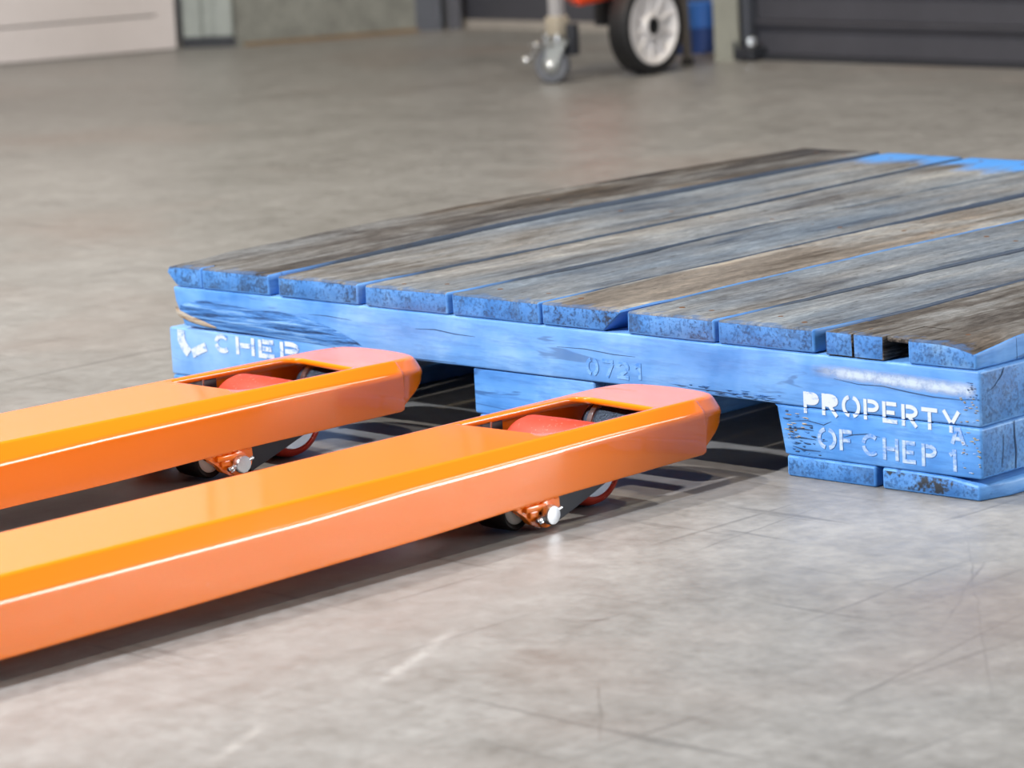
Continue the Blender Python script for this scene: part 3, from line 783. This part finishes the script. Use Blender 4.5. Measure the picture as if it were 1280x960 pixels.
def flakes(par, n, xr, zr, mats, seed, sx, sz, bias=1.0):
    bm = bmesh.new(); rr = random.Random(seed)
    for i in range(n):
        u = rr.random()**bias; x = xr[0]+(xr[1]-xr[0])*u; z = rr.uniform(*zr)
        a = rr.uniform(0.3, 1)*sx; b = rr.uniform(0.3, 1)*sz; k = rr.randint(5, 7)
        vs = []
        for q in range(k):
            an = 2*math.pi*q/k; w = rr.uniform(0.6, 1.15)
            vs.append(bm.verts.new((x+a*w*math.cos(an), -0.0003-0.00008*rr.random(), z+b*w*math.sin(an))))
        c = bm.verts.new((x, -0.0012-0.0008*rr.random(), z)); mi = rr.randrange(len(mats))
        for q in range(k): bm.faces.new((vs[q], vs[(q+1) % k], c)).material_index = mi
    o = part('paint_flakes', bm, mats, par); o['kind'] = 'stuff'; return o
flakes(blk_r, 26, (0.929, 0.962), (0.040, 0.066), [M_splinter, M_crackdark, M_splinter, M_gouge], 4, 0.006, 0.0012, 2.0)
flakes(blk_r, 22, (0.935, 0.975), (0.024, 0.045), [M_crackdark, M_gouge], 9, 0.006, 0.0009, 1.3)
flakes(blk_r, 26, (1.1635, 1.142), (0.025, 0.069), [M_splinter, M_tanpaint, M_white_worn], 5, 0.0032, 0.0008, 1.8)
flakes(S_front, 20, (1.163, 1.140), (0.073, 0.100), [M_splinter, M_tanpaint, M_white_worn], 6, 0.0034, 0.0009, 1.6)
flakes(S_front, 16, (1.150, 1.163), (0.098, 0.116), [M_crackdark, M_gouge], 7, 0.003, 0.0010, 1.0)
flakes(S_front, 30, (0.77, 0.92), (0.0735, 0.081), [M_gouge, M_crackdark, M_gouge], 8, 0.010, 0.0007, 1.0)
def endcrack(par, pts, w):
    bm = bmesh.new(); n = len(pts); a = []; b = []
    for i, (y, z) in enumerate(pts):
        k = w*0.5*(0.4+0.6*math.sin(math.pi*(i+0.3)/n))
        a.append(bm.verts.new((1.16605, y-k, z))); b.append(bm.verts.new((1.16605, y+k, z)))
    for i in range(n-1): bm.faces.new((a[i], b[i], b[i+1], a[i+1]))
    part('crack', bm, M_crackdark, par)
endcrack(blk_r, [(0.052, 0.0705), (0.0525, 0.055), (0.0545, 0.040), (0.053, 0.023)], 0.0020)
endcrack(blk_r, [(0.035, 0.060), (0.034, 0.045), (0.031, 0.028)], 0.0010)
endcrack(S_front, [(0.010, 0.104), (0.022, 0.108), (0.034, 0.117), (0.038, 0.124)], 0.0016)
# ------------------------------------------------------------------ pallet jack
JX = 0.811
JACK = empty('pallet_jack', (0.587, -1.2, 0.0))
tag(JACK, 'bright orange hand pallet jack with two long forks lowered on red rollers', 'pallet jack')
HZ = 0.085; YR = -1.24
zb_f = pl([(-1.3, 0.018), (-0.95, 0.018), (-0.8, 0.019), (-0.5, 0.0225), (-0.27, 0.0285), (-0.085, 0.0305), (0.2, 0.031)])
zh_f = pl([(-1.3, 0.0655), (-0.62, 0.0660), (-0.45, 0.0705), (-0.22, 0.0730), (-0.08, 0.0715), (0.2, 0.0715)])
HALF = 0.0765
def build_fork(dx):
    root = None
    out = []          # (x, y, zb, zh, inset, s)
    ys = []
    y = YR
    while y < -0.086: ys.append(y); y += 0.035
    ys += [-0.0845, -0.0795]
    near = [(HALF, yy, 0) for yy in ys]
    # nose, from the near side round to the far side
    half_nose = [(HALF-0.0001, -0.0750, .05), (HALF-0.0003, -0.0725, .12), (HALF-0.0006, -0.0680, .22), (HALF-0.0014, -0.0600, .4), (HALF-0.0034, -0.0500, .6), (HALF-0.0070, -0.0410, .8), (HALF-0.0128, -0.0335, .92), (HALF-0.0215, -0.0280, 1.0), (HALF-0.033, -0.0240, 1.0), (HALF-0.050, -0.0210, 1.0)]
    nose = half_nose+[(0.0, -0.0193, 1.0)]+[(-a, b, c) for a, b, c in half_nose[::-1]]
    far = [(-a, b, c) for a, b, c in near[::-1]]
    def cr(p0, p1, p2, p3, u):
        return tuple(0.5*(2*b+(c-a)*u+(2*a-5*b+4*c-d)*u*u+(3*b-a-3*c+d)*u**3) for a, b, c, d in zip(p0, p1, p2, p3))
    ctl = [near[-1]]+nose+[far[0]]; nose = []
    for i in range(1, len(ctl)-2):
        for q in range(3):
            v_ = cr(ctl[i-1], ctl[i], ctl[i+1], ctl[i+2], q/3); nose.append((v_[0], v_[1], max(0.0, min(1.0, v_[2]))))
    nose.append(ctl[-2])
    path = near+nose+far
    N = len(path)
    bm = bmesh.new(); rows = []
    for i, (x, y, s) in enumerate(path):
        p0 = Vector(path[max(0, i-1)][:2]); p1 = Vector(path[min(N-1, i+1)][:2])
        d = (p1-p0).normalized(); nin = Vector((-d.y, d.x))
        zb = zb_f(y)+s*0.0290; zh = zh_f(y)-s*0.003
        ins = (0.0130 if x > 0 else 0.009)*(1-s)+0.0115*s
        # fillet of (0,zb)->(0,zh)->(ins,HZ)->(ins+.02,HZ)
        nt_ = 0.0042*max(0.0, min(1.0, (s-0.05)/0.08))*(1-0.5*max(0, s-0.4))   # pressed step between the side and the nose lip
        P = [Vector((nt_, zb)), Vector((nt_*0.6, zh)), Vector((ins, HZ)), Vector((ins+0.02, HZ))]
        prof = [(0.0030+nt_, zb), (0.0010+nt_, zb+0.0008), (0.0002+nt_, zb+0.003)]
        if s == 0 or True:
            prof.append((nt_, zb+(zh-zb)*0.55))
        def fil(A, Bc, Cc, rad, n=5):
            u = (A-Bc).normalized(); w = (Cc-Bc).normalized()
            an = math.acos(max(-1, min(1, u.dot(w)))); t_ = rad/math.tan(an/2)
            t_ = min(t_, (A-Bc).length*0.45, (Cc-Bc).length*0.49)
            a_ = Bc+u*t_; c_ = Bc+w*t_
            return [tuple(a_*(1-q)**2+Bc*2*q*(1-q)+c_*q*q) for q in [k/(n-1) for k in range(n)]]
        r1 = 0.0120*(1-s)+0.012*s; r2 = 0.006*(1-s)+0.010*s
        prof += fil(P[0], P[1], P[2], r1) + fil(P[1], P[2], P[3], r2)
        prof.append((prof[-1][0]+0.0010+0.0005*s, HZ))
        rows.append([bm.verts.new((dx+x+nin.x*n_, y+nin.y*n_, z)) for n_, z in prof])
    for A_, B_ in zip(rows[:-1], rows[1:]):
        for k in range(len(A_)-1):
            f = bm.faces.new((A_[k], B_[k], B_[k+1], A_[k+1])); f.smooth = True
    # top plate with the roller opening
    hc = [(0.0568, -0.2800, .022), (0.0568, -0.1285, .005), (-0.050, -0.1185, .020), (-0.057, -0.2840, .007)]
    hole = []
    for i, (x, y, rr) in enumerate(hc):
        p = Vector((x, y)); a = Vector(hc[i-1][:2]); b = Vector(hc[(i+1) % 4][:2])
        u = (a-p).normalized(); w = (b-p).normalized(); ta = p+u*rr; tb = p+w*rr
        for k in range(9):
            q = k/8; hole.append(ta*(1-q)**2+p*2*q*(1-q)+tb*q*q)
    cen = Vector((0, -0.2))
    H = len(hole); hr = []
    for (off, dz) in ((0.0020, 0.0), (0.0010, 0.0005), (0.0003, 0.0014), (0.0, 0.0030), (0.0, 0.0060)):
        row = []
        for i, p in enumerate(hole):
            d = (hole[(i+1) % H]-hole[i-1]).normalized(); nout = Vector((d.y, -d.x))
            if nout.dot(p-cen) < 0: nout = -nout
            q = p+nout*off; row.append(bm.verts.new((dx+q.x, q.y, HZ-dz)))
        hr.append(row)
    for A_, B_ in zip(hr[:-1], hr[1:]):
        for i in range(H):
            j = (i+1) % H; bm.faces.new((A_[i], A_[j], B_[j], B_[i])).smooth = True
    bm.edges.ensure_lookup_table()
    inner = [r_[-1] for r_ in rows]
    eds = [bm.edges.get((a, b)) for a, b in zip(inner[:-1], inner[1:])]
    eds.append(bm.edges.new((inner[-1], inner[0])))
    for i in range(H): eds.append(bm.edges.get((hr[0][i], hr[0][(i+1) % H])))
    bmesh.ops.triangle_fill(bm, use_beauty=True, use_dissolve=False, edges=eds, normal=(0, 0, 1))
    o = part('fork', bm, M_orange, JACK, 38)
    md = o.modifiers.new('sheet', 'SOLIDIFY'); md.thickness = 0.0035; md.offset = -1
    wn = o.modifiers.new('normals', 'WEIGHTED_NORMAL'); wn.keep_sharp = True; wn.weight = 90
    return o

def fork_fittings(fk, dx):
    # load roller
    bm = bmesh.new(); L = 0.0485; rr = 0.0405
    lathe(bm, [(0.0165, -L+0.003), (0.031, -L+0.003), (0.0325, -L), (rr-0.007, -L), (rr-0.0025, -L+0.0025), (rr, -L+0.009), (rr+0.0004, 0), (rr, L-0.009), (rr-0.0025, L-0.0025), (rr-0.007, L), (0.0325, L), (0.031, L-0.003), (0.0165, L-0.003)], (dx+0.001, -0.205, rr+0.0006), (1, 0, 0), 56)
    rl = part('load_roller', bm, M_redpu, fk, 40); rl['label'] = 'red load roller'
    for sg in (-1, 1):
        bm = bmesh.new(); lathe(bm, [(0.0, 0.0), (0.031, 0.0), (0.0312, -0.002)], (dx+0.001+sg*(L-0.0022), -0.205, rr+0.0006), (sg, 0, 0), 40)
        part('roller_core', bm, M_steel, rl, 40)
    # link plates from the pivot pin up to the roller axle
    for sx in (0.056, -0.0565):
        bm = bmesh.new()
        pts = []
        a = Vector((-0.272, 0.0165)); b = Vector((-0.205, 0.0415))
        d = (b-a).normalized(); nn = Vector((-d.y, d.x)); hw = 0.0145
        pts += [a-d*0.012-nn*0.013, a-d*0.012+nn*0.019, a+nn*0.021]
        for k in range(9):
            an = math.pi/2-math.pi*k/8; pts.append(b+d*math.cos(an)*hw*1.05+nn*math.sin(an)*hw)
        pts.append(a+d*0.02-nn*0.0135)
        lo = [bm.verts.new((dx+sx, p.x, p.y)) for p in pts]; hi = [bm.verts.new((dx+sx+0.0065, p.x, p.y)) for p in pts]
        m_ = len(pts)
        for i in range(m_):
            j = (i+1) % m_; bm.faces.new((lo[i], lo[j], hi[j], hi[i]))
        bm.faces.new(lo[::-1]); bm.faces.new(hi)
        bmesh.ops.bevel(bm, geom=[e for e in bm.edges if abs((e.verts[0].co-e.verts[1].co).x) < 1e-6], offset=0.0008, segments=1, affect='EDGES')
        lp = part('link_plate', bm, M_black, fk, 35); lp['label'] = 'black link plate'
        bm = bmesh.new(); x_ = dx+sx+(0.0065 if sx > 0 else 0); sg = 1 if sx > 0 else -1
        lathe(bm, [(0, 0.0035), (0.0055, 0.0032), (0.0068, 0.0022), (0.007, 0.0)], (x_, -0.205, 0.0415), (sg, 0, 0), 24)
        part('axle_bolt', bm, M_steel, lp, 40)
    # brackets under the fork sides with the pivot pin
    for sg in (1, -1):
        bm = bmesh.new()
        pts = [(-0.352, 0.030), (-0.338, 0.0225), (-0.331, 0.0165), (-0.3235, 0.0085), (-0.313, 0.0030), (-0.300, 0.0018), (-0.2895, 0.0045), (-0.2845, 0.0110), (-0.2835, 0.0200), (-0.2835, 0.032)]
        x0, x1 = sorted((dx+sg*0.0635, dx+sg*0.0725))
        lo = [bm.verts.new((x0, y, z)) for y, z in pts]; hi = [bm.verts.new((x1, y, z)) for y, z in pts]
        m_ = len(pts)
        for i in range(m_):
            j = (i+1) % m_; bm.faces.new((lo[i], lo[j], hi[j], hi[i]))
        bm.faces.new(lo[::-1]); bm.faces.new(hi)
        bmesh.ops.bevel(bm, geom=bm.edges[:], offset=0.0009, segments=2, affect='EDGES')
        # pressed boss around the pin, weld bead along the top, stepped gusset
        xo = dx+sg*0.0725
        lathe(bm, [(0.0135, -0.001), (0.0128, 0.0022), (0.0115, 0.0030), (0, 0.0030)], (xo, -0.3045, 0.0150), (sg, 0, 0), 28)
        for k in range(9):
            y = -0.341+k*0.0066
            bmesh.ops.create_uvsphere(bm, u_segments=10, v_segments=6, radius=0.0032, matrix=Matrix.Translation((xo-sg*0.0008, y, 0.0265+0.0008*(k % 2)+0.0025*k/9)) @ Matrix.Diagonal((0.8, 1.5, 0.75, 1)))
        xa, xb = sorted((xo-sg*0.004, xo+sg*0.0042)); box(bm, xa, xb, -0.333, -0.305, 0.0205, 0.0262, 0.0015)
        xa, xb = sorted((xo-sg*0.004, xo+sg*0.0030)); box(bm, xa, xb, -0.327, -0.310, 0.0145, 0.0205, 0.0012)
        part('pin_bracket', bm, M_orange, fk, 40)
    bm = bmesh.new(); px = dx+0.0765
    lathe(bm, [(0.0, -0.152), (0.0082, -0.152), (0.0085, -0.008), (0.0085, -0.001), (0.0093, -0.0005), (0.0096, 0.0055), (0.0086, 0.0078), (0.0, 0.0086)], (px, -0.3045, 0.0150), (1, 0, 0), 32)
    pp = part('pivot_pin', bm, M_steel, fk, 35); pp['label'] = 'zinc pivot pin with a split pin'
    bm = bmesh.new()
    tube(bm, [(px+0.0012, -0.3045+q*0.0165, 0.0150+q*0.0035) for q in (-1, -0.5, 0, 0.5, 1)], 0.0022, 10)
    for v_ in ((-0.3185, 0.0100), (-0.3205, 0.0125)):
        tube(bm, [(px+0.001, -0.3115, 0.0125), (px+0.003, v_[0]+0.003, v_[1]), (px+0.002, v_[0], v_[1]-0.001)], 0.0015, 8)
    part('split_pin', bm, M_steel, pp, 40)
    # guide wheel behind the bracket, push rod, entry roller in the nose
    bm = bmesh.new()
    lathe(bm, [(0, 0.020), (0.010, 0.020), (0.0125, 0.0195), (0.0145, 0.0175)], (dx+0.040, -0.328, 0.0222), (1, 0, 0), 32, 1)
    lathe(bm, [(0.0145, 0.0175), (0.0185, 0.0195), (0.0205, 0.017), (0.0210, 0.0), (0.0205, -0.017), (0.0145, -0.019), (0, -0.019)], (dx+0.040, -0.328, 0.0222), (1, 0, 0), 32, 0)
    gw = part('exit_roller', bm, [M_rubber, M_nylon], fk, 40); gw['label'] = 'small black exit roller'
    bm = bmesh.new(); tube(bm, [(dx-0.01, -0.305, 0.030), (dx-0.01, -0.8, 0.045), (dx-0.01, YR, 0.055)], 0.008, 12)
    part('push_rod', bm, M_black, fk, 40)
    bm = bmesh.new(); box(bm, dx-0.0715, dx-0.0605, -0.290, -0.218, 0.026, 0.0795, 0.003)
    part('rod_end', bm, M_black, fk, 40)
    bm = bmesh.new(); tube(bm, [(dx-0.054, -0.250, 0.045), (dx-0.053, -0.246, 0.060), (dx-0.053, -0.243, 0.080)], 0.0012, 8)
    part('spring_wire', bm, M_steel, fk, 40)
    bm = bmesh.new()
    lathe(bm, [(0, -0.055), (0.015, -0.055), (0.0205, -0.051), (0.0225, -0.045), (0.0225, 0.045), (0.0205, 0.051), (0.015, 0.055), (0, 0.055)], (dx, -0.098, 0.053), (1, 0, 0), 40)
    er = part('entry_roller', bm, M_knurl, fk, 40); er['label'] = 'dark entry roller inside the nose'
    bm = bmesh.new()
    lathe(bm, [(0.0245, -0.004), (0.0262, -0.003), (0.0262, 0.003), (0.0245, 0.004), (0.010, 0.004)], (dx-0.036, -0.098, 0.053), (1, 0, 0), 32)
    part('roller_band', bm, M_steel, er, 40)

for dx in (JX, JX-0.442):
    fk = build_fork(dx); fork_fittings(fk, dx)
    if dx < JX:      # the far fork stands slightly askew
        P_ = Vector((dx, -0.28, 0))-Vector(JACK.location); P_.z = 0
        fk.rotation_euler.z = -0.045
        fk.location = P_-Matrix.Rotation(-0.045, 3, 'Z') @ P_+Vector((0, 0.013, 0))
# low cross frame that joins the forks behind the picture
bm = bmesh.new(); box(bm, JX-0.449-0.125, JX+0.08, -1.33, -1.21, 0.030, 0.175, 0.012, 3)
part('cross_frame', bm, M_orange, JACK, 40)
for sx in (-0.05, 0.05):
    bm = bmesh.new(); lathe(bm, [(0.02, -0.02), (0.075, -0.022), (0.08, -0.018), (0.08, 0.018), (0.075, 0.022), (0.02, 0.022)], (JX-0.2245+sx, -1.43, 0.0805), (1, 0, 0), 40)
    part('steer_wheel', bm, M_redpu, JACK, 40)
bm = bmesh.new(); tube(bm, [(JX-0.2245-0.078, -1.43, 0.0805), (JX-0.2245+0.078, -1.43, 0.0805)], 0.012, 14); box(bm, JX-0.2245-0.024, JX-0.2245+0.024, -1.46, -1.32, 0.075, 0.17, 0.006)
part('steer_fork', bm, M_orange, JACK, 40)

# ------------------------------------------------------------------ trolley in the background
CART = empty('equipment_trolley', (-2.03, 3.0, 0.0))
tag(CART, 'red-orange trolley with a white-hubbed black wheel and a braked front castor', 'trolley')
# castor
cx_, cy_ = -2.075, 2.862
ax = Vector((0.80, 0.60, 0)).normalized(); fw = Vector((0.60, -0.80, 0))
fr_ = Vector((-ax.y, ax.x, 0))
bm = bmesh.new(); lathe(bm, [(0.020, -0.013), (0.034, -0.0135), (0.0375, -0.009), (0.0382, 0), (0.0375, 0.009), (0.034, 0.0135), (0.020, 0.013)], (cx_, cy_, 0.0385), (0.45, -0.89, 0), 40)
cw = part('castor_wheel', bm, M_castorgrey, CART, 40)
bm = bmesh.new(); lathe(bm, [(0.0, -0.016), (0.011, -0.0155), (0.021, -0.011), (0.021, 0.011), (0.011, 0.0155), (0, 0.016)], (cx_, cy_, 0.0385), (0.45, -0.89, 0), 30)
part('castor_hub', bm, M_castorsteel, cw, 40)
cax = Vector((0.45, -0.89, 0)).normalized(); cfw = Vector((-cax.y, cax.x, 0))
bm = bmesh.new()
cc = Vector((cx_, cy_, 0))
for sg in (-1, 1):
    base = cc+cax*0.019*sg
    top = base+Vector((0, 0, 0.083))+cfw*0.014
    pts = [base+Vector((0, 0, 0.028))-cfw*0.011, base+Vector((0, 0, 0.028))+cfw*0.011, top+cfw*0.022, top-cfw*0.022]
    lo = [bm.verts.new(p) for p in pts]; hi = [bm.verts.new(p+cax*0.003*sg) for p in pts]
    for i in range(4):
        j = (i+1) % 4; bm.faces.new((lo[i], lo[j], hi[j], hi[i]))
    bm.faces.new(lo); bm.faces.new(hi[::-1])
tc_ = cc+cfw*0.014
lathe(bm, [(0, 0.080), (0.022, 0.080), (0.027, 0.083), (0.027, 0.091), (0.020, 0.094), (0.012, 0.096), (0.012, 0.101), (0, 0.101)], tc_, (0, 0, 1), 28)
part('castor_fork', bm, M_castorsteel, CART, 40)
bm = bmesh.new()
lathe(bm, [(0, 0), (0.008, 0.0005), (0.008, 0.006), (0.004, 0.009), (0, 0.009)], cc+cax*0.022+Vector((0, 0, 0.0385)), cax, 18)
tube(bm, [tc_+Vector((-0.010, 0, 0.076))+cax*0.01, tc_+Vector((-0.045, -0.020, 0.074))+cax*0.005, tc_+Vector((-0.052, -0.025, 0.060)), tc_+Vector((-0.064, -0.031, 0.050))], 0.0042, 10)
bmesh.ops.create_uvsphere(bm, u_segments=14, v_segments=8, radius=0.0085, matrix=Matrix.Translation(tc_+Vector((-0.066, -0.032, 0.049))))
bmesh.ops.create_uvsphere(bm, u_segments=12, v_segments=8, radius=0.006, matrix=Matrix.Translation(tc_+Vector((-0.043, -0.020, 0.083))))
box(bm, tc_.x-0.052, tc_.x+0.006, tc_.y-0.036, tc_.y-0.008, 0.079, 0.084, 0.002)
for q in (-0.016, 0.012): lathe(bm, [(0, 0.012), (0.007, 0.011), (0.008, 0.0), (0.008, -0.004)], tc_+Vector((q, -0.018, 0.092)), (0, 0, 1), 12)
bk = part('castor_brake', bm, M_steel, CART, 40); bk['label'] = 'bright brake lever and bolts'
bm = bmesh.new(); box(bm, tc_.x-0.019, tc_.x+0.019, tc_.y-0.019, tc_.y+0.019, 0.100, 0.142, 0.004)
sl = part('leg_sleeve', bm, M_cream, CART, 40); sl['label'] = 'cream sleeve'
bm = bmesh.new(); box(bm, tc_.x+0.017, tc_.x+0.036, tc_.y+0.005, tc_.y+0.030, 0.058, 0.125, 0.004)
part('castor_stop', bm, M_black, CART, 40)
bm = bmesh.new(); box(bm, tc_.x-0.013, tc_.x+0.013, tc_.y-0.013, tc_.y+0.013, 0.140, 0.55, 0.003)
part('front_post', bm, M_greypost, CART, 40)
# big wheel facing +x
wx, wy, wr = -1.992, 3.071, 0.1035
bm = bmesh.new(); lathe(bm, [(0.083, -0.024), (0.094, -0.026), (0.1015, -0.022), (0.1035, -0.013), (0.1035, 0.013), (0.1015, 0.022), (0.094, 0.026), (0.083, 0.024), (0.083, -0.024)], (wx, wy, wr), (1, 0.05, 0), 64)
ty = part('tyre', bm, M_rubber, CART, 40)
bm = bmesh.new(); lathe(bm, [(0.0, -0.020), (0.083, -0.022), (0.0835, 0.022), (0.080, 0.0245), (0.076, 0.022), (0.070, 0.013), (0.030, 0.010), (0.026, 0.020), (0.0235, 0.0225), (0.0195, 0.0225)], (wx, wy, wr), (1, 0.05, 0), 64)
for k in range(10):
    an = 2*math.pi*k/10
    box(bm, wx+0.009, wx+0.0165, wy-0.003, wy+0.003, wr+0.028, wr+0.074, 0.001, 1, 0, Matrix.Rotation(an, 3, 'X'), Vector((wx, wy, wr)))
hb = part('wheel_hub', bm, M_hub, CART, 40); hb['label'] = 'white wheel hub with a black centre'
bm = bmesh.new(); lathe(bm, [(0, 0.016), (0.0195, 0.0165), (0.0200, 0.010)], (wx, wy, wr), (1, 0.05, 0), 32)
part('axle_hole', bm, M_rubber, hb, 40)
# body between the post and the wheel, axle bar, rear prop leg
bm = bmesh.new()
pb = [(-2.12, 2.95, 0.160), (-2.03, 2.897, 0.158), (-2.03, 3.037, 0.166), (-2.14, 3.10, 0.166)]
bt = [(p[0]-0.0, p[1]+0.0, p[2]+0.30) for p in pb]
lo = [bm.verts.new(p) for p in pb]; hi = [bm.verts.new(p) for p in bt]
for i in range(4):
    j = (i+1) % 4; bm.faces.new((lo[i], lo[j], hi[j], hi[i]))
bm.faces.new(lo[::-1]); bm.faces.new(hi)
bmesh.ops.bevel(bm, geom=bm.edges[:], offset=0.012, segments=3, affect='EDGES')
tb = part('trolley_body', bm, M_redorange, CART, 40); tb['label'] = 'red-orange body'
bm = bmesh.new(); tube(bm, [(-2.10, wy-0.006, wr+0.010), (wx-0.01, wy, wr)], 0.009, 14); box(bm, -2.115, -2.085, wy-0.03, wy+0.01, wr, 0.20, 0.003)
part('axle', bm, M_black, CART, 40)
bm = bmesh.new(); tube(bm, [(-2.036, 3.252, 0.012), (-2.036, 3.240, 0.24)], 0.0105, 16)
lg = part('prop_leg', bm, M_leg, CART, 40)
bm = bmesh.new(); lathe(bm, [(0, 0), (0.012, 0), (0.0135, 0.003), (0.013, 0.014), (0.0105, 0.016)], (-2.036, 3.252, 0.0), (0, 0, 1), 20)
part('rubber_foot', bm, M_rubber, lg, 40)

# blue tub between trolley and post
bm = bmesh.new()
TB = empty('plastic_tub', (-2.215, 3.475, 0)); tag(TB, 'blue plastic tub standing on the floor behind the white-hubbed wheel', 'tub')
lathe(bm, [(0, 0.001), (0.046, 0.0), (0.050, 0.004), (0.052, 0.058), (0.0495, 0.060)], (-2.215, 3.475, 0), (0, 0, 1), 36)
tl = part('tub_base', bm, M_darkblue, TB, 40)
bm = bmesh.new()
lathe(bm, [(0.0495, 0.058), (0.0525, 0.060), (0.054, 0.112), (0.050, 0.116), (0.046, 0.113), (0.0, 0.113)], (-2.215, 3.475, 0), (0, 0, 1), 36)
part('tub_body', bm, M_bluebin, TB, 40)
bm = bmesh.new(); tube(bm, [(-2.215+0.052*math.cos(a), 3.475+0.052*math.sin(a), 0.108+0.05*math.sin((a+2.6)/3.6*math.pi)) for a in [-2.6+k*0.3 for k in range(13)]], 0.004, 8)
part('handle', bm, M_greypost, TB, 40)
